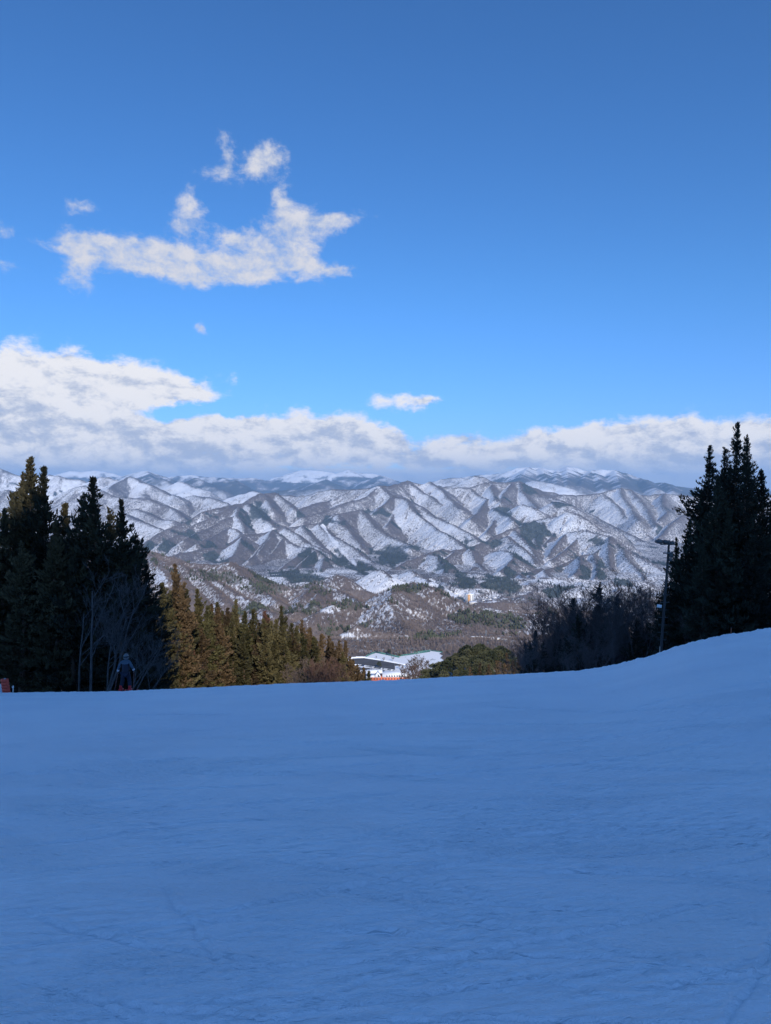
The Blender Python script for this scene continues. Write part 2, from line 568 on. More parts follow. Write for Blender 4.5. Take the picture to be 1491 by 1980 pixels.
# ------------------------------------------------------------------ ridges of the landscape
# each: crop letter, distance at its first and last vertex (km), side slope, then crop pixels of the crest
CROPS = {'A': (250, 890, 4.97), 'B': (500, 890, 4.97), 'C': (750, 890, 4.97), 'D': (1000, 890, 4.385), 'E': (800, 1120, 5.735),
         'F': (450, 1080, 4.26), 'G': (0, 890, 4.518), 'P': (0, 0, 1.0)}
RIDGES = '''
C 7.4 5.6 .62: -82,235 -20,285 48,340 158,362 250,400 330,440 400,500 470,545 560,580 640,612 730,660 810,710 890,775
C 7.4 7.9 .62: -82,235 0,238 90,225 140,205 200,188
C 7.9 5.8 .66: 200,188 260,235 350,310 440,350 520,420 600,480 680,520 740,560 830,620 900,670 960,710 990,740
C 6.95 5.4 .66: 158,362 190,385 220,430 280,510 370,575 430,620 480,660 560,690 640,750 730,815
C 7.9 7.9 .62: 200,188 290,215 330,218 400,200
C 7.9 6.7 .62: 400,200 470,240 540,300 600,360 660,410 720,462
C 7.9 7.8 .5: 400,200 470,238 560,255 650,258 780,255
C 8.9 8.6 .5: 480,255 560,250 640,232 720,208 780,172 850,145 920,155 980,185 1040,200 1100,215
C 7.8 7.9 .62: 780,255 900,215 1000,205 1100,205 1190,200 1270,192
C 7.9 8.3 .5: 1270,192 1340,238 1420,262 1491,290 1600,310
C 7.8 6.4 .66: 790,258 880,330 960,362 1040,410 1130,460 1180,512 1200,560
C 7.3 6.2 .7: 960,362 920,420 860,500 800,560
C 6.9 6.0 .7: 1000,455 1030,455 1120,490 1180,530 1210,570
C 6.9 5.9 .7: 985,460 1040,540 1010,610 960,690
C 7.9 6.8 .66: 1270,192 1280,280 1330,335 1400,400 1440,445
C 7.9 6.9 .66: 1190,200 1150,270 1110,340 1080,390
C 7.9 7.0 .66: 1000,205 1010,260 1030,330 1040,370
C 6.6 6.3 .55: 1240,440 1300,415 1380,440 1440,470
B 7.4 6.5 .62: 1160,238 1100,290 1050,330 970,375 850,405 780,430 640,480 560,500 430,535
B 7.05 6.5 .66: 1290,342 1200,420 1110,492
B 7.05 6.2 .66: 1440,375 1340,480 1270,560 1240,620
B 6.5 5.3 .66: 980,462 1040,520 1100,590 1160,650 1230,712 1330,745 1420,790 1491,815
B 6.5 5.8 .6: 980,462 900,485 830,500 740,510 680,560 590,600 500,602 360,628 250,640 150,660
A 5.8 4.7 .6: 1400,660 1310,690 1200,702 1100,710 1040,740 970,782 880,812 800,830 700,848 570,875 480,882 400,915 300,960
B 5.95 4.6 .68: 590,600 640,660 700,705 760,740 860,800 960,862 1030,920 1110,980 1190,1030
B 6.2 5.4 .7: 760,512 810,590 880,680 940,760 1000,830
B 5.6 4.4 .66: 150,660 200,712 300,780 400,825 490,828 560,852 640,920 720,970 800,1020 890,1080
B 5.0 4.3 .7: 490,828 400,900 330,950 250,1005 150,1090
B 4.95 4.3 .7: 560,852 480,930 400,1000 330,1050
B 4.75 4.3 .7: 640,920 620,980 600,1050 
B 5.75 4.9 .68: 270,642 380,700 480,790 600,845 700,892
B 5.9 5.2 .68: 430,615 500,700 560,770 620,840
B 5.6 4.9 .68: 150,660 110,730 50,820 0,890
B 5.45 4.7 .68: 230,730 180,830 90,930 0,1010
A 5.55 4.7 .68: 1380,665 1300,780 1220,880 1150,950
A 5.2 4.6 .68: 1100,715 1060,800 1000,900 900,960
A 6.6 5.5 .62: 1120,400 1000,420 900,440 830,452 700,490 600,552 500,602 400,640 300,690 200,745 150,790 100,830
A 6.6 5.9 .62: 1120,400 1200,440 1270,520 1340,572 1390,632
A 6.5 5.5 .68: 1030,430 960,445 880,490 760,552 640,602 500,690 380,740 330,775
A 6.2 5.4 .68: 1030,520 900,562 780,640 650,690 540,750
A 6.35 5.7 .68: 1060,440 1030,520 1090,600 1120,680
A 5.85 5.2 .68: 960,640 870,690 770,740 640,795
A 5.85 5.5 .68: 960,640 1020,650 1080,690 1060,730
A 7.4 6.9 .62: 1390,300 1300,312 1240,315 1170,360 1110,400
B 7.4 6.8 .64: 150,300 200,340 260,390 330,440 350,452
B 7.3 6.7 .7: 60,312 90,380 120,450
B 8.2 7.4 .5: 200,325 350,340 480,330 600,292 720,273 900,275 1080,262 1160,238
B 7.9 6.5 .62: 900,300 800,350 700,380 560,402 430,450 330,500 200,560 170,612
B 7.2 6.4 .62: 980,370 860,392 760,430 640,482 520,560 430,592
D 8.0 8.2 .6: 0,180 60,200 130,230 240,280 310,300 400,280 500,290 600,285 700,270 780,250 880,228 960,245 1040,290 1110,290 1250,275 1400,290 1491,300 1700,330 2000,345 2500,330
D 7.8 5.6 .62: 300,310 400,342 500,390 600,440 700,490 800,540 900,592 1000,640 1100,690 1250,720 1500,800 1800,900
D 7.9 6.3 .66: 730,275 800,340 860,390 920,460 980,520 1060,590 1140,660 1180,690
D 7.95 6.7 .66: 960,245 1040,320 1100,410 1150,490 1190,545
D 8.0 6.8 .66: 880,228 900,300 960,390 1010,450 1040,500
D 8.0 6.9 .66: 1250,275 1230,350 1260,420 1210,500
D 7.0 6.4 .66: 1600,430 1491,455 1400,462 1330,512 1250,590 1190,652
D 6.6 6.3 .55: 240,385 290,352 330,342 400,360 480,385 530,412
D 6.0 5.4 .6: 0,572 60,535 160,502 240,485 330,470 420,430 500,442 560,480 640,530 720,590 790,605
D 5.9 5.1 .66: 240,485 190,560 170,650 170,750
D 5.9 5.2 .66: 330,470 340,560 290,650 230,720
D 6.0 5.4 .66: 500,442 520,500 560,560 600,590
D 5.3 5.0 .62: 380,650 450,600 530,590 620,602 700,620 790,632
D 4.95 4.0 .66: 790,632 740,730 650,782 550,802 430,862 330,902 230,920 150,942 0,960
D 4.95 4.0 .66: 790,632 830,700 900,740 1000,790 1100,830 1200,900 1300,960 1500,1050
D 4.9 4.1 .7: 790,640 780,760 800,880 820,1000
D 4.6 3.9 .7: 900,742 950,830 1040,930 1100,1020
D 4.6 3.9 .7: 650,782 690,880 660,980
D 4.4 3.9 .7: 545,805 540,880 480,960 
D 5.3 4.8 .68: 450,600 380,652 300,742 260,805
D 5.2 4.6 .68: 570,600 450,722 370,780 300,842
D 4.0 3.3 .62: 230,920 300,1000 370,1062 420,1130 450,1200
D 4.0 3.4 .66: 100,955 150,1050 200,1122 
D 3.7 3.0 .5: 900,1000 700,1080 550,1130 400,1200 250,1280
C 5.6 4.9 .62: 1400,575 1300,620 1160,660 1060,710 960,770 880,800 790,832 680,852 600,862 520,842
C 5.6 4.7 .62: 1160,660 1240,672 1300,740 1380,850 1440,960
C 5.3 4.6 .66: 1160,715 1230,785 1300,845 1380,915 1420,980
C 4.9 4.2 .58: 520,842 400,880 320,910 200,960 100,1010 0,1052 -80,1100
C 4.9 4.0 .68: 790,835 850,972 920,1022 980,1092 1020,1162
C 4.5 3.9 .68: 850,1012 780,1062 700,1102 620,1132
C 4.9 4.3 .68: 640,862 560,930 520,1000 500,1060
C 4.7 4.1 .6: 400,900 480,905 520,960 560,1012 540,1080
C 4.9 4.1 .6: 1000,872 1100,856 1200,880 1230,930 1150,1010 1080,1060
C 4.0 3.4 .6: 1260,1080 1150,1122 1050,1162 960,1212 890,1272
C 4.0 4.4 .6: 1260,1080 1350,1070 1420,1050 1491,1030
C 3.9 3.3 .64: 1270,1085 1300,1150 1320,1230
C 3.2 2.7 .5: 1050,1350 1150,1302 1280,1300 1400,1340 1491,1400
A 2.45 2.15 .55: -800,960 -500,930 -200,930 60,905 130,885 200,870 270,880 340,910 420,922 520,962 600,985 700,985 800,1000 880,1000 980,970 1050,1010 1120,1070 1200,1112 1300,1152 1400,1190 1500,1200
A 2.4 1.75 .6: 420,922 520,1002 640,1090 760,1180 860,1270 930,1350
A 2.33 1.6 .6: 600,985 700,1060 800,1130 950,1222 1100,1312 1250,1400 1400,1470
A 2.25 1.8 .6: 980,970 1080,1090 1200,1180 1320,1270 1430,1340
A 2.4 1.8 .6: 200,870 250,960 320,1060 380,1160
B 2.25 2.15 .6: 300,1232 430,1182 530,1160 580,1170 610,1200
B 2.7 2.5 .6: 560,1180 640,1145 700,1110 760,1095 830,1120 920,1182 1010,1242 1080,1292 1130,1315
B 2.2 1.8 .6: 580,1170 640,1202 740,1232 860,1282 940,1332 1000,1362
B 2.15 1.7 .62: 530,1165 480,1240 400,1330 340,1420
B 2.1 1.75 .62: 640,1205 560,1290 520,1370
B 3.4 3.2 .55: 1090,1080 1130,1050 1180,1050 1230,1080 1260,1120
C 3.5 3.3 .5: 140,1090 180,1062 230,1058 270,1080
C 3.3 3.1 .5: 240,1110 300,1110 380,1130 420,1170
F 1.70 1.85 .55: 1100,400 1130,380 1200,332 1290,248 1370,225 1430,230 1491,190
C 1.85 1.65 .55: 200,1190 250,1180 330,1190 430,1212 530,1272 620,1332 740,1372 860,1432 960,1500
P 1.75 1.4 .55: 790,1140 820,1170 860,1205 900,1228 945,1245
P 1.72 1.4 .55: 765,1133 752,1160 765,1195 790,1215
P 1.68 1.5 .5: 690,1165 720,1179 755,1190 800,1212
P 1.68 1.6 .5: 690,1165 670,1160 640,1170 610,1185
P 1.35 1.42 .7: 655,1245 666,1232 680,1212 690,1207 720,1217 760,1222 790,1223 830,1221 850,1240
P 2.5 2.3 .45: 925,1187 945,1173 960,1180 990,1190 1012,1202
P 1.9 2.0 .4: 560,1200 600,1190 640,1195
P 2.9 2.4 .45: 960,1160 1010,1152 1040,1165 1080,1182 1120,1205
P 2.2 1.9 .4: 1000,1225 1060,1215 1140,1200 1250,1190
G 11 10 .5: -800,60 -400,90 0,65 60,95 120,120 170,130 300,150 430,122 520,130 600,156 700,165 760,190 800,180 900,140 960,150 1020,170 1080,180
G 10 9.2 .55: 1120,135 1060,170 1000,200 960,242
G 10 9.0 .55: 1120,135 1180,150 1240,190 1300,202 1400,250 1491,300 1560,330
A 10 9.0 .55: 70,160 150,210 230,250 320,290 400,322 470,342
G 10 9.2 .55: 1120,135 1140,200 1200,260 1270,300
G 8.5 7.6 .55: 300,400 450,340 560,280 640,240 740,215 800,225 900,262 1000,312 1100,320 1250,325 1350,352 1491,402
A 8.2 7.2 .55: 200,368 300,400 380,430 450,470 520,535
G 8.6 8 .5: -300,300 0,270 80,250 160,300 240,360
A 9.4 8.8 .6: 430,402 540,350 620,330 700,342 800,390 860,432
A 9.2 8.6 .6: 700,342 770,345 850,370 940,405
A 7.7 6.9 .5: 0,440 150,490 300,562 430,572
A 7.2 6.4 .5: -60,500 0,522 150,592 300,652
A 8.4 7.5 .6: -30,350 100,400 200,460 330,520
G 24 24 .4: 450,130 520,115 620,90 700,100 830,85 980,110 1020,130 1100,150
A 20 17 .45: -60,150 0,130 100,105 170,100 240,122 330,152 420,185
A 17 14 .5: 170,100 200,150 260,190 300,220
A 15 13 .5: 230,200 300,168 380,200 430,240 480,260
A 22 22 .4: 400,152 600,135 700,150 930,165 1060,170 1200,165 1320,190 1450,202
A 13 12 .5: 430,230 500,195 560,220 620,255 720,275
A 15 14 .5: 700,260 760,238 830,260 900,285
A 17 15 .5: 860,270 920,240 1010,185 1080,242 1140,290
A 16 15 .5: 560,210 640,160 720,200 760,240
A 17 16 .5: 780,220 900,170 960,200
A 11.5 11 .4: 950,370 1060,330 1200,290 1260,310
B 24 22 .35: 0,250 150,200 230,170 320,115 400,95 500,92 600,100 700,115 720,126
B 23 22 .35: 640,180 720,135 790,120 860,90 890,130 920,180
B 23 22 .4: 880,125 1000,120 1100,125 1200,145 1300,186 1420,220
B 20 18 .45: 900,240 1000,200 1080,180 1160,200 1230,230
B 15 14 .35: 200,285 400,280 560,270 700,268
B 19 18 .45: 420,245 560,210 650,180
D 19 18 .42: -420,130 -300,120 -150,110 -50,92 0,62 100,55 200,62 300,80 340,86 430,50 500,62 560,85
D 18 17 .42: 560,86 640,80 720,75 830,80 920,105 1020,150 1070,155 1150,190 1250,185 1350,215 1491,235 1700,262 2100,280
D 18 14 .5: 340,86 330,130 345,200
D 18 15 .5: 100,55 60,110 20,160
D 18 15 .5: 200,62 240,120 290,190
D 18 14 .5: 430,50 420,130 440,200
D 17.8 14 .5: 640,82 700,160 750,240
D 17.8 14 .5: 640,82 560,150 520,220
D 17.6 14 .5: 830,80 860,160 900,220
D 17 14 .5: 1060,155 1120,200 1200,250
D 17 14 .5: 1250,185 1290,220 1330,260
D 14 13 .4: 40,190 150,165 300,190 420,225
C 14 14 .35: 440,200 530,175 620,165 700,165 760,175
'''


def parse_ridges():
    out = []
    for ln in RIDGES.strip().splitlines():
        h, p = ln.split(':')
        k, y0, y1, sl = h.split()
        ox, oy, sc = CROPS[k]
        pts = [tuple(map(float, q.split(','))) for q in p.split()]
        n = len(pts)
        P = []
        for i, (cx, cy) in enumerate(pts):
            t = i / (n - 1)
            Y = (float(y0) + (float(y1) - float(y0)) * t) * 1000
            P.append(at(ox + cx / sc, oy + cy / sc, Y))
        out.append((np.array(P), float(sl)))
    return out


FLOOR_Y = [0, 1290, 1380, 1600, 2000, 3000, 4500, 7000, 10000, 15000, 40000]
FLOOR_Z = [BASE_Z, BASE_Z, -288, -318, -395, -470, -490, -460, -400, -330, -250]


def build_terrain():
    ridges = parse_ridges()
    az = np.radians(np.linspace(-41, 41, 1120))
    Yr = np.concatenate([np.geomspace(45, 900, 150)[:-1], np.geomspace(900, 1300, 110)[:-1], np.geomspace(1300, 2700, 300)[:-1],
                         np.geomspace(2700, 9200, 640)[:-1], np.geomspace(9200, 34000, 260)])
    T = np.tan(az)
    Yg = np.repeat(Yr[:, None], len(T), 1)
    Xg = Yg * T[None, :]
    nr, nc = Yg.shape
    # ground below everything: the piste corridor, then the valley
    fl = np.interp(Yg, FLOOR_Y, FLOOR_Z)
    far = sstep(1280, 1400, Yg)
    H = ground(Xg, Yg) * (1 - sstep(900, 1000, Yg)) + fl * sstep(900, 1000, Yg)
    low = far * (1 - sstep(3200, 4600, Yg))
    H += far * 20 * fbm(Xg / 500, Yg / 500, 3, 61)
    H += low * 62 * (np.clip(1 - np.abs(fbm(Xg / 460, Yg / 460, 3, 60)) * 2.6, 0, 1) - .35) * sstep(1330, 1700, Yg)
    # filler relief where the photograph shows nothing in detail
    wide = sstep(2600, 5000, Yg)
    rid = 1 - np.abs(fbm(Xg / 1900, Yg / 1900, 4, 62)) * 2.2
    fill = fl - 60 + 260 * rid * wide * sstep(.42, .62, np.abs(T)[None, :] + Yg * 0) + 140 * rid * sstep(9000, 12000, Yg)
    H = np.maximum(H, np.where(far > 0, fill, -9999))
    # side walls of the ski area: wooded ground rises to both sides of the run
    side = np.clip(np.abs(Xg - 20) - 70, 0, None)
    H += .10 * side * (1 - sstep(300, 700, Yg)) * sstep(60, 110, Yg) * 0.5
    # the pine knoll beside the bottom of the run
    kx, ky = at(895, 1262, 350)[:2]
    H += 31 * np.exp(-(np.abs((Xg - kx - 8) / 33) ** 2.6) - ((Yg - ky) / 45) ** 2)
    D = np.full(H.shape, 400.0)
    warp = .0042 * np.clip(Yg, 0, 9000)
    WX = Xg + warp * fbm(Xg / 420, Yg / 420, 4, 63)
    WY = Yg + warp * 1.6 * fbm(Xg / 420, Yg / 420, 4, 64)
    far_scale = np.clip(Yg / 6000, .35, 2.2)
    for ri, (P, sl) in enumerate(ridges):
        if 3000 < P[:, 1].mean() < 9500:
            sl = sl * 1.16
        zmax = P[:, 2].max()
        floor_z = np.interp(P[:, 1].min(), FLOOR_Y, FLOOR_Z) - 60
        R = min((zmax - floor_z) / sl, 3500) + 60
        y0, y1 = P[:, 1].min() - R, P[:, 1].max() + R
        a0, a1 = np.searchsorted(Yr, (y0, y1))
        if a1 <= a0:
            continue
        t0 = (P[:, 0] - R).min() / max(P[:, 1].min() - R * .3, 300)
        t1 = (P[:, 0] + R).max() / max(P[:, 1].min() - R * .3, 300)
        if t0 > 0:
            t0 = (P[:, 0] - R).min() / (P[:, 1].max() + R)
        if t1 < 0:
            t1 = (P[:, 0] + R).max() / (P[:, 1].max() + R)
        b0, b1 = np.searchsorted(T, (t0, t1))
        if b1 <= b0:
            continue
        sub = (slice(a0, a1), slice(b0, b1))
        wx, wy = WX[sub], WY[sub]
        best = np.full(wx.shape, -1e9)
        bd = np.full(wx.shape, 1e9)
        bu = np.zeros(wx.shape)
        u0 = 0.0
        for (p, q) in zip(P[:-1], P[1:]):
            d = q[:2] - p[:2]
            L2 = float(d @ d) + 1e-6
            L = math.sqrt(L2)
            t = np.clip(((wx - p[0]) * d[0] + (wy - p[1]) * d[1]) / L2, 0, 1)
            dx = wx - p[0] - t * d[0]
            dy = wy - p[1] - t * d[1]
            dist = np.sqrt(dx * dx + dy * dy)
            h = p[2] + t * (q[2] - p[2]) - sl * dist
            m = h > best
            best = np.where(m, h, best)
            bd = np.where(m, dist, bd)
            # skewed along-ridge coordinate, so the gullies run obliquely down the face
            side_ = np.sign(d[0] * dy - d[1] * dx)
            bu = np.where(m, u0 + t * L + .35 * dist + 131.7 * side_, bu)
            u0 += L
        fs = far_scale[sub]
        rib = np.abs(noise2(bu / (95 * fs) + ri * 7.3, bd / (700 * fs), 80 + ri)) + .70 * np.abs(noise2(bu / (42 * fs) + ri * 3.1, bd / (300 * fs), 180 + ri))
        amp = fs * 40 * sstep(0, 190, bd / fs) * (sl / .62)
        hh = best + amp * (.46 - rib) + fs * 5 * noise2(bu / (60 * fs), bu * 0, 300 + ri) * np.exp(-bd / (60 * fs))
        # crest is a little rounded
        rr = 9 * fs
        hh = hh - sl * (np.sqrt(bd * bd + rr * rr) - bd)
        # keep the flat base area free of the nearest hills' feet
        cur = H[sub]
        m = hh > cur
        H[sub] = np.where(m, hh, cur)
        D[sub] = np.where(m, bd / fs, D[sub])
    H += far * np.clip(Yg / 6000, .3, 2) * (6 * fbm(Xg / 110, Yg / 110, 4, 65))
    H -= .7 * (1 - sstep(60, 70, Yg))
    # earth curvature
    H -= (Yg ** 2 + Xg ** 2) / (2 * 6.371e6 * 1.15) * sstep(9000, 15000, Yg) * 0
    X, Y = Xg, Yg
    # ---- what grows where
    pos = np.stack([X, Y, H], -1)
    du = np.gradient(pos, axis=1)
    dv = np.gradient(pos, axis=0)
    N = np.cross(du, dv)
    N /= np.linalg.norm(N, axis=-1)[..., None] + 1e-9
    nh = np.sqrt(N[..., 0] ** 2 + N[..., 1] ** 2) + 1e-6
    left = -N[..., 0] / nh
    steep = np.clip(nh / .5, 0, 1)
    big = fbm(X / 700, Y / 700, 4, 66)
    med = fbm(X / 170, Y / 170, 4, 67)
    px = 745.5 + FPX * (X / Y) / CP
    ez = H / Y
    py = 990 - FPX * (ez * CP + SP) / (CP - ez * SP)
    near = 1 - sstep(2450, 3100, Y)
    rightish = sstep(980, 1200, px)
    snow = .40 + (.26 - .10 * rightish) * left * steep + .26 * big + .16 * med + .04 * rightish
    snow -= .34 * np.exp(-(D / 19) ** 2) * (1 - near * .5)
    snow = snow - near * .25 + .22 * sstep(8500, 10500, Y)
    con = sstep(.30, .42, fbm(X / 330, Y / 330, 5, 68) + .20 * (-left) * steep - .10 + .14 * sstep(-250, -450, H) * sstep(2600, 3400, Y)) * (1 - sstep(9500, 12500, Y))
    con *= 1 - near * .6
    wob = 26 * fbm(px / 26, py / 16, 4, 70) + 16 * fbm(X / 120, Y / 120, 3, 72)
    for (cx, cy, rx, ry, ya, yb) in (
            (846, 1093, 17, 22, 3200, 5200), (899, 1127, 20, 18, 3200, 5200), (968, 1128, 36, 17, 2900, 4300), (768, 1067, 30, 22, 3500, 6000),
            (751, 1078, 30, 18, 3500, 6500), (580, 1115, 48, 14, 3500, 5600), (662, 1078, 18, 24, 3500, 6000), (1034, 1028, 32, 26, 4300, 6500),
            (1090, 975, 32, 8, 5500, 7200), (1156, 1045, 17, 12, 3800, 5600), (975, 992, 22, 9, 5500, 7300), (967, 1052, 28, 11, 4000, 6000),
            (500, 993, 26, 22, 5000, 7200), (310, 1049, 15, 8, 4500, 8000), (358, 1030, 20, 6, 4500, 8000), (540, 1113, 20, 10, 4000, 6000),
            (416, 1080, 24, 9, 4000, 6000), (600, 1080, 20, 20, 4000, 6000), (700, 1100, 22, 14, 3500, 5600), (800, 1060, 24, 10, 4500, 6500),
            (640, 1010, 30, 7, 5000, 7500), (730, 990, 20, 8, 5000, 7500), (1160, 1090, 14, 6, 3500, 5500), (840, 1140, 16, 8, 3000, 4300), (910, 1050, 10, 16, 4200, 6000)):
        e = ((px - cx + wob) / rx) ** 2 + ((py - cy + wob * .5) / ry) ** 2
        con = np.maximum(con, .9 * (1 - sstep(.35, 1.35, e + .5 * left * steep)) * (Y > ya) * (Y < yb))
    pine = near * sstep(.26, .42, fbm(X / 150, Y / 150, 4, 71) + .12 * np.exp(-(D / 40) ** 2) + .06 * (-left))
    for (cx, cy, rx, ry, ya, yb) in ((405, 1115, 60, 12, 1500, 2700), (520, 1135, 55, 14, 1500, 2700), (665, 1172, 34, 10, 1400, 2400), (620, 1140, 30, 10, 1700, 2500),
                                     (640, 1215, 32, 10, 1300, 2200), (790, 1140, 40, 7, 1500, 2100), (920, 1195, 50, 16, 1300, 2400), (985, 1205, 40, 14, 1300, 2600)):
        e = ((px - cx + wob) / rx) ** 2 + ((py - cy + wob * .5) / ry) ** 2
        pine = np.maximum(pine, .6 * (1 - sstep(.5, 1.3, e)) * (Y > ya) * (Y < yb))
    for (cx, cy, rx, ry, ya, yb) in ((775, 1128, 24, 12, 2800, 4200), (870, 1150, 40, 8, 2800, 4200), (930, 1165, 40, 4, 2600, 3600), (255, 1040, 30, 5, 5000, 9000), (835, 1128, 12, 8, 2800, 4200)):
        e = ((px - cx + wob) / rx) ** 2 + ((py - cy + wob * .5) / ry) ** 2
        k = (1 - sstep(.6, 1.2, e)) * (Y > ya) * (Y < yb)
        snow = np.maximum(snow, k * (.66 + .2 * med))
        con *= 1 - k
    # avalanche chute
    for (xa, ya_, xb, yb_, w) in ((624, 1016, 640, 1040, 4), (640, 1040, 662, 1066, 6), (662, 1066, 688, 1092, 5),
                                (1242, 925, 1256, 940, 2.5), (1256, 940, 1268, 945, 3), (1268, 934, 1262, 944, 2.5), (1292, 950, 1300, 944, 2), (1296, 951, 1306, 949, 2.5), (1036, 921, 1046, 926, 2.5)):
        t = np.clip(((px - xa) * (xb - xa) + (py - ya_) * (yb_ - ya_)) / ((xb - xa) ** 2 + (yb_ - ya_) ** 2), 0, 1)
        dd = np.hypot(px - xa - t * (xb - xa), py - ya_ - t * (yb_ - ya_)) + wob * .12
        k = (1 - sstep(w * .5, w, dd)) * (((Y > 4300) & (Y < 6600)) if xa < 800 else (Y > 12000))
        snow = np.maximum(snow, k * (.72 + .3 * med))
        con *= 1 - k
    # snow-loaded steep banks facing us on the low hills, brown woods elsewhere on them
    for (cx, cy, rx, ry) in ((690, 1232, 30, 20), (755, 1238, 62, 15), (770, 1170, 26, 26), (790, 1190, 40, 16), (640, 1135, 30, 8), (700, 1130, 26, 16), (560, 1145, 22, 10), (580, 1170, 18, 12), (640, 1180, 24, 8), (310, 1110, 30, 26),
                             (380, 1120, 20, 10), (470, 1160, 20, 10), (960, 1180, 40, 6)):
        e = ((px - cx + wob) / rx) ** 2 + ((py - cy + wob * .5) / ry) ** 2
        k = (1 - sstep(.5, 1.3, e)) * near * (Y > 1290)
        snow = np.maximum(snow, k * (.43 + .3 * med + .14 * left))
        pine *= 1 - k * .8
    flat = sstep(985, 1010, Y) * (1 - sstep(1290, 1310, Y)) * (1 - sstep(1.5, 4, np.abs(H - BASE_Z))) * sstep(636, 650, px) * (1 - sstep(846, 858, px + 10 * noise2(Y / 25, Y * 0, 4)))
    snow = np.where(flat > .3, 1.3, snow)
    lim = np.interp(px, [640, 681, 708, 727, 768, 800, 832, 858, 880], [1272, 1271, 1270, 1261, 1269, 1264, 1257.5, 1262, 1262])
    outside = (flat > .3) & (py < lim - .8)
    snow = np.where(outside, .22 + .2 * med, snow)
    con *= 1 - flat
    pine *= 1 - flat
    flat = np.where(outside, 0, flat)
    up = 1 - sstep(880, 960, Y)
    snow = np.where(up > .5, np.where(np.abs(X - 15) < 25, 1.2, .30 + .2 * med), snow)
    con *= 1 - up
    pine *= 1 - up
    high = sstep(-250, 300, H) * sstep(11000, 15000, Y)
    vfar = sstep(12500, 15500, Y)
    streak = fbm(X / 420, Y / 420, 4, 90)
    snow = snow * (1 - vfar) + vfar * (.20 + .62 * sstep(60, 520, H) + .55 * streak + .18 * left * steep)
    con = np.maximum(con, vfar * .7 * (1 - sstep(-.2, .15, streak + (H - 250) / 900)))
    # the bright bare summits of the far volcano
    e = ((px - 590) / 70) ** 2 + ((py - 912) / 20) ** 2
    snow = np.where((Y > 20000) & (e < 1.2), np.maximum(snow, 1.15), snow)
    idx = np.arange(nr * nc).reshape(nr, nc)
    F = np.stack([idx[:-1, :-1], idx[:-1, 1:], idx[1:, 1:], idx[1:, :-1]], -1).reshape(-1, 4)

    m, nt, b = new_mat('winter_hillside')

    def attr(n):
        a = nt.nodes.new('ShaderNodeAttribute')
        a.attribute_name = n
        return S(nt, a.outputs['Fac'])
    geo = nt.nodes.new('ShaderNodeNewGeometry')
    p = geo.outputs['Position']
    fine = noise_n(nt, mapping(nt, p, (.16, .055, .10)), 1.0, 4, .7)
    dots = noise_n(nt, mapping(nt, p, (.06, .022, .04)), 1.0, 3, .65)
    med_ = noise_n(nt, p, .012, 4, .6)
    sn = attr('snow_cover')
    cf = attr('conifer')
    pn = attr('pine')
    nr_ = attr('near_hill')
    val = sn + ((fine - .5) * 2.2 + (dots - .5) * .5) * (1.4 - sn).clamp()
    snowm = val.smooth(.28, .74)
    brown = mixc(nt, med_.smooth(.3, .7), (.125, .105, .10), (.185, .158, .15))
    brown = mixc(nt, nr_, brown, mixc(nt, med_.smooth(.3, .7), (.135, .102, .088), (.215, .168, .145)))
    brown = mixc(nt, (fine.smooth(.34, .66) - .0) * .6 + .2, mixc(nt, nr_, (.072, .062, .062), (.115, .088, .076)), brown)
    brown = mixc(nt, (dots.smooth(.5, .75)) * .35, brown, (.25, .215, .2))
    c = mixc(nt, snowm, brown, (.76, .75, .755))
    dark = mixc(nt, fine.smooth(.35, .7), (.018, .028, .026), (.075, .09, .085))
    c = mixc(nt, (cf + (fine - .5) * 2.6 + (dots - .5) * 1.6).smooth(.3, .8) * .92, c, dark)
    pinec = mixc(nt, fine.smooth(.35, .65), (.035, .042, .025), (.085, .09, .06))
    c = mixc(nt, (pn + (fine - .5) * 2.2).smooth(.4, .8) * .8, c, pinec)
    nt.links.new(c, b.inputs['Base Color'])
    b.inputs['Roughness'].default_value = .95
    b.inputs['Specular IOR Level'].default_value = .05
    bp = nt.nodes.new('ShaderNodeBump')
    bp.inputs['Strength'].default_value = .6
    bp.inputs['Distance'].default_value = 1.0
    hgt = (fine * 8.0 + dots * 9.0) * (1.25 - sn).clamp()
    nt.links.new(hgt.v, bp.inputs['Height'])
    nt.links.new(bp.outputs[0], b.inputs['Normal'])
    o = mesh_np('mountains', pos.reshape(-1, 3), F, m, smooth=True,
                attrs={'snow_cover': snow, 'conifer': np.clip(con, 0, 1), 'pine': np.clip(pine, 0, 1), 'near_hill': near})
    tag(o, 'snowy wooded mountains and valley beyond the piste', 'mountains', kind='structure')
    return dict(X=X, Y=Y, H=H, snow=snow, con=con, pine=pine, px=px, py=py, N=N, Yr=Yr, T=T, near=near, flat=flat)


TER = build_terrain()


def terr(x, y):
    """height of the landscape mesh"""
    x = np.atleast_1d(np.asarray(x, float))
    y = np.atleast_1d(np.asarray(y, float))
    r = np.interp(y, TER['Yr'], np.arange(len(TER['Yr'])))
    c = np.interp(x / y, TER['T'], np.arange(len(TER['T'])))
    r0 = np.clip(r.astype(int), 0, len(TER['Yr']) - 2)
    c0 = np.clip(c.astype(int), 0, len(TER['T']) - 2)
    fr, fc = r - r0, c - c0
    H = TER['H']
    return (H[r0, c0] * (1 - fr) * (1 - fc) + H[r0 + 1, c0] * fr * (1 - fc) + H[r0, c0 + 1] * (1 - fr) * fc + H[r0 + 1, c0 + 1] * fr * fc)


def terr1(x, y):
    return float(terr(x, y)[0])

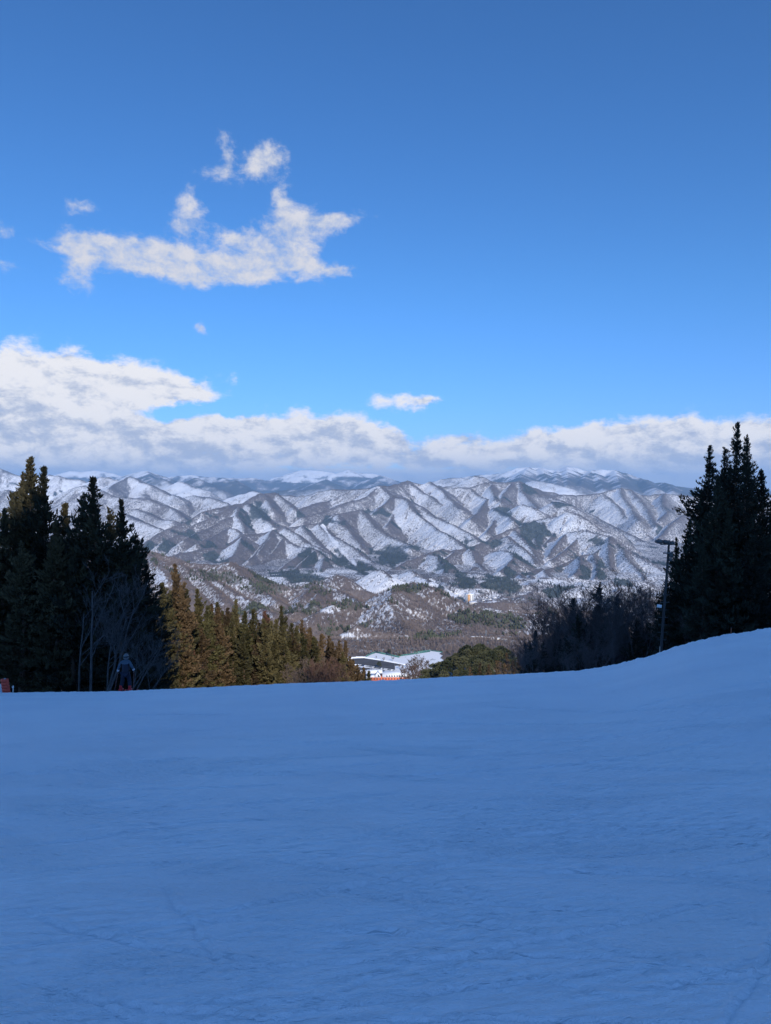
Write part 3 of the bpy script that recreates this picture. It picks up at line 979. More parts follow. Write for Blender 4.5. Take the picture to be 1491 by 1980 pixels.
# ------------------------------------------------------------------ trees
def leaf_mat(name, lo, hi, sc=.9):
    m, nt, b = new_mat(name)
    tc = nt.nodes.new('ShaderNodeTexCoord')
    oi = nt.nodes.new('ShaderNodeObjectInfo')
    n = noise_n(nt, tc.outputs['Object'], sc, 4, .6)
    f = (n * 1.3 + S(nt, oi.outputs['Random']) * .5 - .35)
    nt.links.new(mixc(nt, f.smooth(.25, .8), lo, hi), b.inputs['Base Color'])
    b.inputs['Roughness'].default_value = .8
    b.inputs['Specular IOR Level'].default_value = .12
    return m


def bark_mat(name, lo, hi):
    m, nt, b = new_mat(name)
    tc = nt.nodes.new('ShaderNodeTexCoord')
    n = noise_n(nt, mapping(nt, tc.outputs['Object'], (9, 9, 1.5)), 1.0, 5, .65)
    nt.links.new(mixc(nt, n.smooth(.3, .7), lo, hi), b.inputs['Base Color'])
    b.inputs['Roughness'].default_value = .9
    b.inputs['Specular IOR Level'].default_value = .1
    return m


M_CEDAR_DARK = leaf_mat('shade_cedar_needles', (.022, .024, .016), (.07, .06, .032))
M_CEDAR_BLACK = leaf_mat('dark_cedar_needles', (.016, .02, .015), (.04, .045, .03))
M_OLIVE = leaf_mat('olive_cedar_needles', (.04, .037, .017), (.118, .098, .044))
M_BROWN = leaf_mat('brown_cedar_needles', (.046, .033, .02), (.135, .09, .048))
M_RED = leaf_mat('reddish_cedar_needles', (.06, .032, .024), (.14, .072, .052))
M_GREEN = leaf_mat('green_cedar_needles', (.036, .036, .016), (.10, .09, .038))
M_PINE = leaf_mat('pine_needles', (.034, .041, .02), (.10, .098, .05), 1.2)
M_BARK = bark_mat('cedar_bark', (.07, .045, .032), (.17, .12, .09))
M_GREYBARK = bark_mat('pale_bark', (.05, .047, .047), (.12, .112, .11))
M_TWIG = bark_mat('brown_twigs', (.10, .072, .055), (.20, .15, .12))
M_REDTWIG = bark_mat('reddish_twigs', (.085, .05, .038), (.16, .095, .07))
M_DARKTWIG = bark_mat('dark_twigs', (.07, .058, .055), (.15, .125, .12))


def blades(P, Dv, ln, wd, R):
    """one narrow leaf quad per row: root P, direction Dv"""
    n = len(P)
    Dv = Dv / (np.linalg.norm(Dv, axis=1)[:, None] + 1e-9)
    r = R.normal(size=(n, 3))
    side = np.cross(Dv, r)
    side /= np.linalg.norm(side, axis=1)[:, None] + 1e-9
    ln = np.asarray(ln)[:, None]
    wd = np.asarray(wd)[:, None]
    a = P - side * wd * .35
    b = P + side * wd * .35
    c = P + Dv * ln * .6 + side * wd * .5
    d = P + Dv * ln + side * wd * .08
    e = P + Dv * ln * .6 - side * wd * .5
    V = np.stack([a, b, c, d, e], 1).reshape(-1, 3)
    i = np.arange(n)[:, None] * 5
    return V, i + np.array([[0, 1, 2, 3, 4]])


def conifer_mesh(H, Rm, seed, nb=150, bare=.06, gap=.35, leader=.13, per=8, bl=.34, bw=.11, power=.85, dens=1.0):
    """crown (V, F) and trunk MB of a cedar: drooping limbs that carry rope-like tufts, a thin ragged leader"""
    R = np.random.default_rng(seed)
    lean = R.normal(0, .012, 2)
    ph = R.uniform(0, 6.28, 2)

    def axis(z):
        z = np.asarray(z, float)
        return np.stack([lean[0] * z + .10 * np.sin(z * .5 + ph[0]), lean[1] * z + .10 * np.sin(z * .43 + ph[1]), z], -1)
    tk = MB()
    zs = np.linspace(-2.5, H, 16)
    tk.tube(axis(zs), np.maximum(.021 * (H - zs) * (1 - .12 * np.clip(zs, 0, H) / H), .018) * (H / 14) ** .2, k=7)
    t = np.sort(R.random(nb) ** .92)
    t = bare + (1 - bare) * t
    sector = R.uniform(.62, 1.15, 9)
    Ps, Ds, Ls, Ws = [], [], [], []
    for i, tt in enumerate(t):
        z0 = tt * H
        az_ = i * 2.39996 + R.normal(0, .4)
        pro = (1 - tt) ** power
        if tt > 1 - leader:
            pro *= .75
        k = sector[int((az_ % 6.283) / 6.283 * 9) % 9] * (.8 + .35 * math.sin(tt * 17 + az_))
        L = max(Rm * (.015 + pro) * k * R.uniform(.62, 1.18), .09)
        if R.random() < gap * .4:
            L *= .55
        n = max(3, int(L / .2))
        s = np.linspace(.12 if tt > .5 else .3, 1, n)
        elev0 = .5 if tt > .8 else R.normal(.12, .15)
        o = axis(z0)
        dirh = np.array((math.cos(az_), math.sin(az_)))
        out = L * s * math.cos(elev0)
        dz = L * (math.sin(elev0) * s - .38 * s ** 1.5 * (1.15 - tt) + .30 * s ** 4)
        pts = np.stack([o[0] + dirh[0] * out, o[1] + dirh[1] * out, o[2] + dz], -1)
        tk.tube(np.vstack([o, pts[len(pts) // 2], pts[-1]]), [.03 * (1.1 - tt), .02 * (1.1 - tt), .006], k=3, cap=False)
        tang = np.gradient(pts, axis=0) if n > 1 else np.array([[dirh[0], dirh[1], 0]])
        tang /= np.linalg.norm(tang, axis=1)[:, None] + 1e-9
        m = max(3, int(per * dens))
        for j in range(n):
            if R.random() < gap * .35:
                continue
            rad = (.035 + .19 * min(L, 1.5) / 1.5) * (1.15 - .55 * s[j]) * R.uniform(.7, 1.3)
            mm = m if tt < .9 else max(3, m - 2)
            c = pts[j] + R.normal(size=(mm, 3)) * rad * np.array((.8, .8, .6))
            d = tang[j] * .9 + R.normal(size=(mm, 3)) * .45 + np.array((0, 0, .55))
            Ps.append(c)
            Ds.append(d)
            sc = R.uniform(.7, 1.3, mm) * (.42 + .58 * min(1, L))
            Ls.append(bl * sc)
            Ws.append(bw * sc)
    # sparse tufts straight up the leader
    zl = np.linspace(H * (1 - leader * .8), H, 14)
    for z in zl:
        q = (H - z) / (H * leader)
        mm = 7
        Ps.append(axis(z)[None, :] + R.normal(size=(mm, 3)) * (.015 + .05 * q))
        d = R.normal(size=(mm, 3)) * (.55) + np.array((0, 0, .9))
        Ds.append(d)
        Ls.append(np.full(mm, bl * (.35 + .4 * q)))
        Ws.append(np.full(mm, bw * .5))
    V, F = blades(np.vstack(Ps), np.vstack(Ds), np.concatenate(Ls), np.concatenate(Ws), R)
    return V, F, tk


PROTO = {}


def conifer_proto(key, mat, H=14, Rm=2.4, seed=1, **k):
    root = empty('conifer_tree', (0, 0, -500))
    V, F, tk = conifer_mesh(H, Rm, seed, **k)
    tk.build('trunk', M_BARK, root, smooth=True)
    mesh_np('crown', V, F, mat, False, root)
    PROTO[key] = (root, H, [False])
    return root


def place(key, x, y, z, h, rz, label, cat, group, sxy=1.0, name=None):
    root, H, used = PROTO[key]
    o = root if not used[0] else copy_tree(root)
    used[0] = True
    o.location = (float(x), float(y), float(z))
    o.rotation_euler = (0, 0, rz)
    s = h / H
    o.scale = (s * sxy, s * sxy, s)
    for k in ('label', 'category', 'group'):
        if k in o:
            del o[k]
    tag(o, label, cat, group)
    return o


def gz(x, y):
    return terr1(x, y) if y > 62 else float(ground(x, y)) - .15


def solve_depth(px, py, h, y0=40, y1=320):
    """distance at which a tree of height h on the ground has its top on this pixel"""
    sx, sz = ray(px, py)
    ys = np.linspace(y0, y1, 700)
    g = np.array([gz(sx * y, y) for y in ys])
    f = g + h - sz * ys
    k = np.where(f <= 0)[0]
    return float(ys[k[0]]) if len(k) else float(ys[np.argmin(f)])


R4 = random.Random(21)

# --- left clump, all in shade
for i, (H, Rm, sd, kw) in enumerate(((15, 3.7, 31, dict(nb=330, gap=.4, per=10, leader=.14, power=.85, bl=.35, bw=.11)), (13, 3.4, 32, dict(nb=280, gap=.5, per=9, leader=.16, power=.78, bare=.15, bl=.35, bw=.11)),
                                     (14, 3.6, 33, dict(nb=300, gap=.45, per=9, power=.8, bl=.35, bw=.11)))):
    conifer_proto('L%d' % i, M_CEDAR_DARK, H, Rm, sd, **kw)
LEFT = [(65, 886, 50, 'L0', 1.1, 'tallest shaded cedar of the dark clump at the left, twin peaked top in the sky'),
        (47, 918, 51.5, 'L2', .9, 'shaded cedar tucked against the left side of the tallest dark cedar'),
        (88, 905, 49, 'L1', .9, 'slim shaded cedar just right of the tallest dark cedar top'),
        (190, 925, 46.5, 'L1', 1.05, 'olive dark cedar with a ragged flat top behind the bare birch stems'),
        (160, 957, 47.5, 'L2', 1.0, 'dark cedar filling in left of the ragged flat topped cedar'),
        (233, 967, 46, 'L0', .9, 'dark cedar with a narrow spire above the bare birch branches'),
        (120, 975, 53, 'L1', 1.0, 'half hidden dark cedar between the tallest cedar and the ragged topped cedar'),
        (5, 985, 48, 'L0', 1.0, 'dark cedar cut by the left edge of the picture above the orange mat'),
        (26, 955, 55, 'L2', 1.0, 'thin crowned cedar with gaps just right of the picture edge cedar'),
        (262, 1035, 47.5, 'L2', 1.0, 'low dark cedar on the right flank of the shaded clump'),
        (277, 1085, 50, 'L1', 1.0, 'lowest shaded cedar at the right edge of the clump beside the sunlit row'),
        (212, 985, 51, 'L2', 1.0, 'dark cedar behind and between the two birch side cedars'),
        (-30, 940, 50, 'L1', 1.0, 'mostly cropped dark cedar outside the left picture edge'),
        (105, 1010, 46, 'L2', 1.1, 'lower dark cedar standing in front of the tallest cedar'),
        (140, 1060, 45.5, 'L0', 1.1, 'short dark cedar filling the clump behind the skier, left of the birch'),
        (40, 1050, 46, 'L2', 1.1, 'short dark cedar above the orange mat by the piste edge'),
        (245, 1120, 46.5, 'L0', 1.1, 'short dark cedar right behind the skier')]
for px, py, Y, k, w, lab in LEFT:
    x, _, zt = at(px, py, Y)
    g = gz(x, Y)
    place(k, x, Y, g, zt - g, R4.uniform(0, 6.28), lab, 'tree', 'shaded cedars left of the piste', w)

# --- right clump, silhouetted
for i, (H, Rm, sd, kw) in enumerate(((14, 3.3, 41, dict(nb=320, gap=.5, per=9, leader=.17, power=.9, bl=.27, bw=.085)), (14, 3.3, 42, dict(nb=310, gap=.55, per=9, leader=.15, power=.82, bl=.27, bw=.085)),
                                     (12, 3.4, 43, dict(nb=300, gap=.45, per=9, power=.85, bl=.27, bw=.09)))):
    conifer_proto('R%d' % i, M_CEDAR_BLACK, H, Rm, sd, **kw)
RIGHT = [(1441, 890, 44.5, 'R1', 1.1, 'dark cedar filling the right clump below the two tallest tops'),
         (1388, 925, 44.5, 'R2', 1.0, 'dark cedar in front of the thin leader cedar'),
         (1414, 905, 49, 'R0', 1.1, 'dark cedar seen between the left pair and the tallest cedar'),
         (1430, 818, 46, 'R0', .95, 'tallest black silhouetted cedar of the right clump, pointed far above the cloud bank'),
         (1451, 842, 47, 'R1', .85, 'second tallest silhouetted cedar, just right of the tallest one'),
         (1374, 863, 46, 'R0', 1.05, 'silhouetted cedar with a thin bare leader on the left of the right clump'),
         (1398, 866, 48, 'R1', .95, 'silhouetted cedar between the thin leader cedar and the tallest one'),
         (1473, 910, 46, 'R2', 1.0, 'silhouetted cedar sloping down on the right flank of the tallest pair'),
         (1352, 945, 47, 'R1', .9, 'shorter silhouetted cedar stepping down left of the thin leader cedar'),
         (1334, 1005, 47, 'R2', .95, 'low silhouetted cedar just right of the floodlight pole'),
         (1306, 1040, 49, 'R0', .9, 'small dark cedar directly behind the floodlight heads'),
         (1290, 1110, 47, 'R2', .9, 'smallest dark cedar at the foot of the floodlight pole'),
         (1497, 955, 47, 'R1', 1.0, 'dark cedar cut by the right edge of the picture'),
         (1410, 985, 44, 'R2', 1.2, 'broad dark cedar filling the front of the right clump'),
         (1360, 1050, 44, 'R1', 1.2, 'low broad dark cedar at the front left of the right clump'),
         (1455, 1040, 43.5, 'R2', 1.2, 'low broad dark cedar at the front right of the right clump')]
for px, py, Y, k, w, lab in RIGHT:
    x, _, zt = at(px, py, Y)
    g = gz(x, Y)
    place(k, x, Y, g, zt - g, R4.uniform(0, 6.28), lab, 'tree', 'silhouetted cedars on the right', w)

# --- the sunlit row down the left side of the run
for key, mat, sd, kw in (('O0', M_OLIVE, 51, {}), ('O1', M_OLIVE, 52, {}), ('B0', M_BROWN, 53, {}), ('B1', M_BROWN, 54, {}), ('E0', M_RED, 55, {}), ('G0', M_GREEN, 56, {}), ('G1', M_GREEN, 57, {})):
    d = dict(nb=270, gap=.2, per=12, leader=.08, power=.55, bl=.32, bw=.12)
    d.update(kw)
    conifer_proto(key, mat, 14, 1.95, sd, **d)
CN = {'O': 'olive', 'B': 'brown', 'E': 'reddish brown', 'G': 'dull green'}
ROW = [(316, 1128, 15, 'O1'), (340, 1093, 17.5, 'B0'), (328, 1150, 14, 'O0'), (360, 1160, 14.5, 'B1'), (381, 1141, 16, 'O0'), (399, 1172, 14, 'G0'), (411, 1168, 15, 'B1'), (424, 1166, 15.5, 'O1'),
       (440, 1178, 14.5, 'B0'), (457, 1162, 17, 'O0'), (472, 1182, 15, 'G1'), (488, 1179, 16, 'O1'), (506, 1183, 16, 'E0'), (519, 1190, 15.5, 'G0'), (545, 1174, 18, 'O0'), (533, 1200, 14, 'O1'),
       (561, 1207, 14.5, 'O1'), (574, 1212, 14.5, 'O0'), (586, 1200, 16.5, 'B0'), (601, 1214, 15.5, 'B1'), (620, 1226, 15, 'B1'), (611, 1238, 13, 'O0'), (633, 1231, 15.5, 'B0'), (645, 1243, 14, 'B1'),
       (656, 1241, 15, 'B0'), (667, 1239, 16, 'B1'), (662, 1262, 12, 'O0'), (676, 1270, 13, 'B0'), (684, 1276, 13, 'B1'), (693, 1286, 12, 'B0'), (703, 1291, 12, 'B1'), (711, 1298, 11, 'O1'),
       (350, 1200, 11, 'O1'), (392, 1215, 11, 'B0'), (432, 1215, 11.5, 'B1'), (470, 1225, 11, 'O0'), (500, 1232, 11, 'B1'), (530, 1240, 11, 'O1'), (555, 1245, 11, 'G0'), (305, 1175, 12, 'B1'),
       (325, 1225, 10, 'G1'), (372, 1245, 9, 'E0'), (590, 1250, 11, 'O0'), (640, 1268, 10, 'B0')]
_rr = random.Random(5)
for _k in range(48):
    _px = 302 + 8.2 * _k + _rr.uniform(-4, 4)
    _top = np.interp(_px, [300, 345, 380, 460, 545, 600, 650, 680, 712], [1150, 1120, 1160, 1176, 1190, 1218, 1246, 1276, 1300])
    ROW.append((_px, _top + _rr.uniform(8, 34), _rr.uniform(13, 15.5), _rr.choice(['O0', 'O1', 'B0', 'B1', 'G0', 'O0', 'B0'])))
ROW.sort()
for i, (px, py, h, k) in enumerate(ROW):
    Y = max(solve_depth(px, py, h), 64)
    x, _, zt = at(px, py, Y)
    g = gz(x, Y)
    hh = max(zt - g, 5)
    place(k, x, Y, g, hh, R4.uniform(0, 6.28), 'sunlit %s cedar beside the piste, %s in the row counted from the left' % (CN[k[0]], ORD[i]), 'tree',
          'sunlit cedars along the piste edge', 1.05 * min(1.25, 15 / hh))

# --- small dark conifers among the bare trees on the right
conifer_proto('S0', M_CEDAR_BLACK, 9, 2.2, 61, nb=150, gap=.35, per=8)
conifer_proto('S1', M_CEDAR_BLACK, 9, 2.0, 62, nb=140, gap=.4, per=8)
SMALL = [(1108, 1158, 70), (1126, 1185, 68), (1163, 1128, 70), (1190, 1150, 66), (1240, 1180, 60), (1033, 1222, 84), (1018, 1246, 86), (1082, 1215, 72), (1212, 1190, 60)]
_rr = random.Random(8)
for _k in range(14):
    _px = 1030 + 18 * _k + _rr.uniform(-6, 6)
    _tl = float(np.interp(_px, [1000, 1060, 1105, 1160, 1220, 1290], [1285, 1235, 1170, 1150, 1170, 1160]))
    SMALL.append((_px, _tl + _rr.uniform(22, 50), _rr.uniform(50, 62)))
SMALL.sort()
for i, (px, py, Y) in enumerate(SMALL):
    x, _, zt = at(px, py, Y)
    g = gz(x, Y)
    place('S%d' % (i % 2), x, Y, g, max(zt - g, 3), R4.uniform(0, 6.28), 'small dark conifer in the bare thicket right of the valley, %s from the left' % ORD[i], 'tree',
          'small dark conifers in the thicket', 1.1)
LOWR = [(1008, 1266, 150), (985, 1264, 165), (966, 1278, 160), (950, 1286, 165), (975, 1283, 150), (998, 1280, 140), (940, 1290, 170), (925, 1284, 185), (913, 1292, 170), (958, 1293, 150)]
LOWR.sort()
conifer_proto('Q0', M_BROWN, 9, 1.5, 63, nb=90, gap=.3, per=8)
for i, (px, py, Y) in enumerate(LOWR):
    x, _, zt = at(px, py, Y)
    g = gz(x, Y)
    h = zt - g
    if h > 14 or h < 4:
        h = min(max(h, 4), 16)
        g = zt - h
    place('Q0', x, Y, g, h, R4.uniform(0, 6.28), 'small brown cedar peeping over the snow crest below the pine knoll, %s from the left' % ORD[i], 'tree',
          'brown cedars below the pine knoll', 1.2)


# --- bare deciduous trees
def bare_mesh(seed, H=9, stems=2, spread=.45, lean=(0, 0), depth=4, r0=.085, upright=.25, twig=.013):
    R = random.Random(seed)
    mb = MB()
    tw = MB()

    def grow(p, d, L, r, lev):
        n = 5
        pts = [p]
        dd = Vector(d)
        q = Vector(p)
        for i in range(n):
            dd = (dd + Vector((R.gauss(0, .10), R.gauss(0, .10), R.gauss(.03, .06) + upright * .06))).normalized()
            q = q + dd * (L / n)
            pts.append(tuple(q))
        rr = np.linspace(r, max(r * .5, twig * .6), n + 1)
        (mb if lev < 2 else tw).tube(pts, np.maximum(rr, twig * .55), k=5 if lev < 2 else 3, cap=False)
        if lev >= depth:
            return
        nb = R.randint(4, 6) if lev == 0 else R.randint(3, 5)
        for i in range(nb):
            t = R.uniform(.3 if lev == 0 else .2, 1.0)
            k = min(int(t * n), n - 1)
            f = t * n - k
            b = Vector(pts[k]).lerp(Vector(pts[k + 1]), f)
            ax = Vector((R.gauss(0, 1), R.gauss(0, 1), R.gauss(0, .4)))
            base = (Vector(pts[k + 1]) - Vector(pts[k])).normalized()
            ax = (ax - base * ax.dot(base)).normalized()
            an = R.uniform(.45, 1.0)
            nd = (base * math.cos(an) + ax * math.sin(an) + Vector((0, 0, upright * .5))).normalized()
            grow(tuple(b), nd, L * R.uniform(.42, .66) * (1.1 - .4 * t), rr[k] * .55, lev + 1)
    for s in range(stems):
        a = R.uniform(0, 6.28)
        d = Vector((lean[0] + spread * math.cos(a) * R.random(), lean[1] + spread * .6 * math.sin(a) * R.random(), 1)).normalized()
        grow((R.gauss(0, .12), R.gauss(0, .12), -.6), d, H * R.uniform(.62, .8), r0 * R.uniform(.7, 1.1), 0)
    return mb, tw


def bare_proto(key, mat, H, name='bare_tree', **k):
    root = empty(name, (0, 0, -500))
    mb, tw = bare_mesh(H=H, **k)
    mb.build('trunk', mat, root, smooth=True)
    tw.build('twigs', mat, root)
    PROTO[key] = (root, H, [False])


bare_proto('w0', M_GREYBARK, 9, seed=71, stems=1, lean=(.04, 0), spread=.1, r0=.11, upright=.4)
bare_proto('w1', M_GREYBARK, 9, seed=72, stems=2, lean=(.28, 0), spread=.3, r0=.09, upright=.3)
bare_proto('w2', M_GREYBARK, 7, seed=73, stems=3, lean=(.5, 0), spread=.6, r0=.06, upright=.2)
WHITE = [(172, 1060, 42.5, 'w0', 'straight pale bare birch left of the skier, tallest bare stem in the clump'),
         (222, 1075, 42, 'w1', 'pale bare tree leaning right behind the skier with forked stems'),
         (262, 1160, 41, 'w2', 'low spreading bare bush reaching out right of the skier'),
         (300, 1215, 42, 'w2', 'bare bush at the right foot of the shaded clump, arching twigs'),
         (150, 1120, 43.5, 'w0', 'slender pale bare stem just left of the straight birch'),
         (206, 1150, 43, 'w0', 'slender pale bare stem between the birch and the leaning tree')]
for px, py, Y, k, lab in WHITE:
    x, _, zt = at(px, py, Y)
    bx = at(px - (20 if k == 'w1' else 14 if k == 'w2' else 4), 1336, Y)[0]
    g = gz(bx, Y)
    place(k, bx, Y, g, max(zt - g, 2), R4.uniform(-.5, .5), lab, 'tree' if k != 'w2' else 'bush', 'pale bare trees by the skier')

bare_proto('d0', M_DARKTWIG, 9, seed=81, stems=1, spread=.15, r0=.09, upright=.5, twig=.013)
bare_proto('d1', M_DARKTWIG, 8, seed=82, stems=3, spread=.6, r0=.06, upright=.4, twig=.015)
bare_proto('d2', M_DARKTWIG, 8, seed=83, stems=4, spread=.8, r0=.05, upright=.35, twig=.015)
DARK = [(1146, 1095, 57, 'd1'), (1186, 1108, 57, 'd2'), (1204, 1104, 58, 'd1'), (1234, 1108, 56, 'd2'), (1116, 1125, 60, 'd1'), (1268, 1112, 56, 'd2'), (1100, 1135, 62, 'd2'), (1078, 1165, 64, 'd1'), (1158, 1082, 56, 'd0'), (1133, 1105, 58, 'd1'), (1172, 1120, 55, 'd1'), (1216, 1118, 54, 'd1'), (1253, 1118, 52, 'd2'), (1092, 1148, 60, 'd2'), (1062, 1190, 62, 'd2'), (1272, 1150, 55, 'd1'),
        (1040, 1235, 66, 'd2'), (1112, 1150, 57, 'd0'), (1196, 1140, 53, 'd0'), (1235, 1150, 50, 'd2'), (1150, 1180, 50, 'd2'), (1105, 1210, 55, 'd2'), (1075, 1240, 58, 'd1'), (1200, 1195, 54, 'd2'),
        (1260, 1195, 53, 'd2'), (1130, 1220, 50, 'd1'), (1172, 1215, 53, 'd2'), (1020, 1262, 68, 'd2'), (1050, 1265, 60, 'd2'), (1090, 1262, 54, 'd2'), (1230, 1215, 52, 'd1'), (1300, 1190, 50, 'd2'), (1340, 1175, 46, 'd2')]
_rr = random.Random(6)
for _k in range(26):
    _px = 1010 + 11.5 * _k + _rr.uniform(-5, 5)
    _cy = float(np.interp(_px, [1000, 1120, 1200, 1280, 1330], [1304, 1298, 1286, 1264, 1247]))
    DARK.append((_px, _cy - _rr.uniform(35, 85), _rr.uniform(46, 58) if _px < 1180 else _rr.uniform(52, 62), _rr.choice(['d1', 'd2', 'd2'])))
DARK.sort()
for i, (px, py, Y, k) in enumerate(DARK):
    x, _, zt = at(px, py, Y)
    g = gz(x, Y)
    place(k, x, Y, g, max(zt - g, 2), R4.uniform(0, 6.28), 'dark leafless tree in the shaded thicket by the floodlight pole, %s from the left' % ORD[i], 'tree', 'leafless trees of the shaded thicket')

bare_proto('r0', M_REDTWIG, 7, seed=91, stems=4, spread=.7, r0=.05, upright=.4, twig=.03)
bare_proto('r1', M_TWIG, 7, seed=92, stems=4, spread=.7, r0=.05, upright=.4, twig=.03)
RED = [(600, 1272, 'r1'), (618, 1268, 'r0'), (634, 1262, 'r0'), (646, 1274, 'r0'), (628, 1284, 'r0'), (595, 1290, 'r1'), (580, 1282, 'r1')]
RED.sort()
for i, (px, py, k) in enumerate(RED):
    Y = solve_depth(px, py, 6.5) if py < 1285 else solve_depth(px, py, 5)
    Y = min(max(Y - 8, 70), 190)
    x, _, zt = at(px, py, Y)
    g = gz(x, Y)
    place(k, x, Y, g, min(max(zt - g, 3), 9), R4.uniform(0, 6.28), '%s leafless bush in front of the sunlit cedar row, %s from the left' % ('reddish' if k == 'r0' else 'brown', ORD[i]), 'bush', 'leafless bushes before the sunlit cedars')
RB = [(796, 1282), (803, 1272), (810, 1268), (790, 1292), (815, 1290), (806, 1295), (820, 1276)]
RB.sort()
for i, (px, py) in enumerate(RB):
    Y = 385 + 8 * i
    x, _, zt = at(px, py, Y)
    g = gz(x, Y)
    h = min(max(zt - g, 5), 26)
    place('r0' if i % 2 else 'r1', x, Y, zt - min(h, 14), min(h, 14), R4.uniform(0, 6.28), 'reddish brown leafless tree left of the pine knoll, %s from the left' % ORD[i], 'tree', 'leafless trees left of the pine knoll', 1.1)


# --- pines of the knoll
def pine_mesh(seed, H=9, R0=3.4):
    R = np.random.default_rng(seed)
    mb = MB()
    zs = np.linspace(-2, H * .85, 7)
    mb.tube(np.c_[.2 * np.sin(zs * .5), .2 * np.cos(zs * .4), zs], np.linspace(.2, .06, 7), k=6)
    Ps, Ds = [], []
    for i in range(26):
        a = i * 2.4
        u = (i + .5) / 26
        rr = R0 * math.sqrt(max(1 - (u * 1.0) ** 2, .02)) * R.uniform(.55, 1.05)
        c = np.array((rr * math.cos(a), rr * math.sin(a), H * (.36 + .6 * u) + R.normal(0, .35)))
        mb.tube([(0, 0, H * (.25 + .55 * u)), tuple(c)], [.06, .03], k=3, cap=False)
        n = 84
        d = R.normal(size=(n, 3))
        d /= np.linalg.norm(d, axis=1)[:, None]
        cr = R.uniform(.8, 1.35)
        Ps.append(c + d * np.array((1, 1, .62)) * cr * R.uniform(.3, 1, (n, 1)))
        Ds.append(d + np.array((0, 0, .5)))
    P = np.vstack(Ps)
    V, F = blades(P, np.vstack(Ds), np.full(len(P), .62) * R.uniform(.6, 1.3, len(P)), np.full(len(P), .30), R)
    return V, F, mb


for i in range(4):
    root = empty('pine_tree', (0, 0, -500))
    V, F, tk = pine_mesh(101 + i)
    tk.build('trunk', M_BARK, root)
    mesh_np('crown', V, F, M_PINE, False, root)
    PROTO['P%d' % i] = (root, 9, [False])
KX, KY = at(895, 1262, 350)[:2]
npine = 0
R5 = random.Random(9)
cand = []
for _ in range(1500):
    x = KX + R5.gauss(6, 26)
    y = KY - 6 + R5.gauss(0, 22)
    if y < 285 or y > 385 or x - KX < -26 or x - KX > 54 or False:
        continue
    if any((x - a) ** 2 + (y - b) ** 2 < 4.0 ** 2 for a, b in cand):
        continue
    cand.append((x, y))
for x, y in cand:
    g = gz(x, y)
    if x - KX > 18 + R5.gauss(0, 9):
        place('r1', x, y, g, R5.uniform(5, 8), R5.uniform(0, 6.28), 'brown leafless tree on the right shoulder of the pine knoll', 'tree', 'leafless trees on the knoll shoulder')
        continue
    place('P%d' % (npine % 4), x, y, g, R5.uniform(5.2, 9.0), R5.uniform(0, 6.28), 'round olive green pine among its like on the knoll', 'tree', 'round pines on the knoll', R5.uniform(.85, 1.1))
    npine += 1


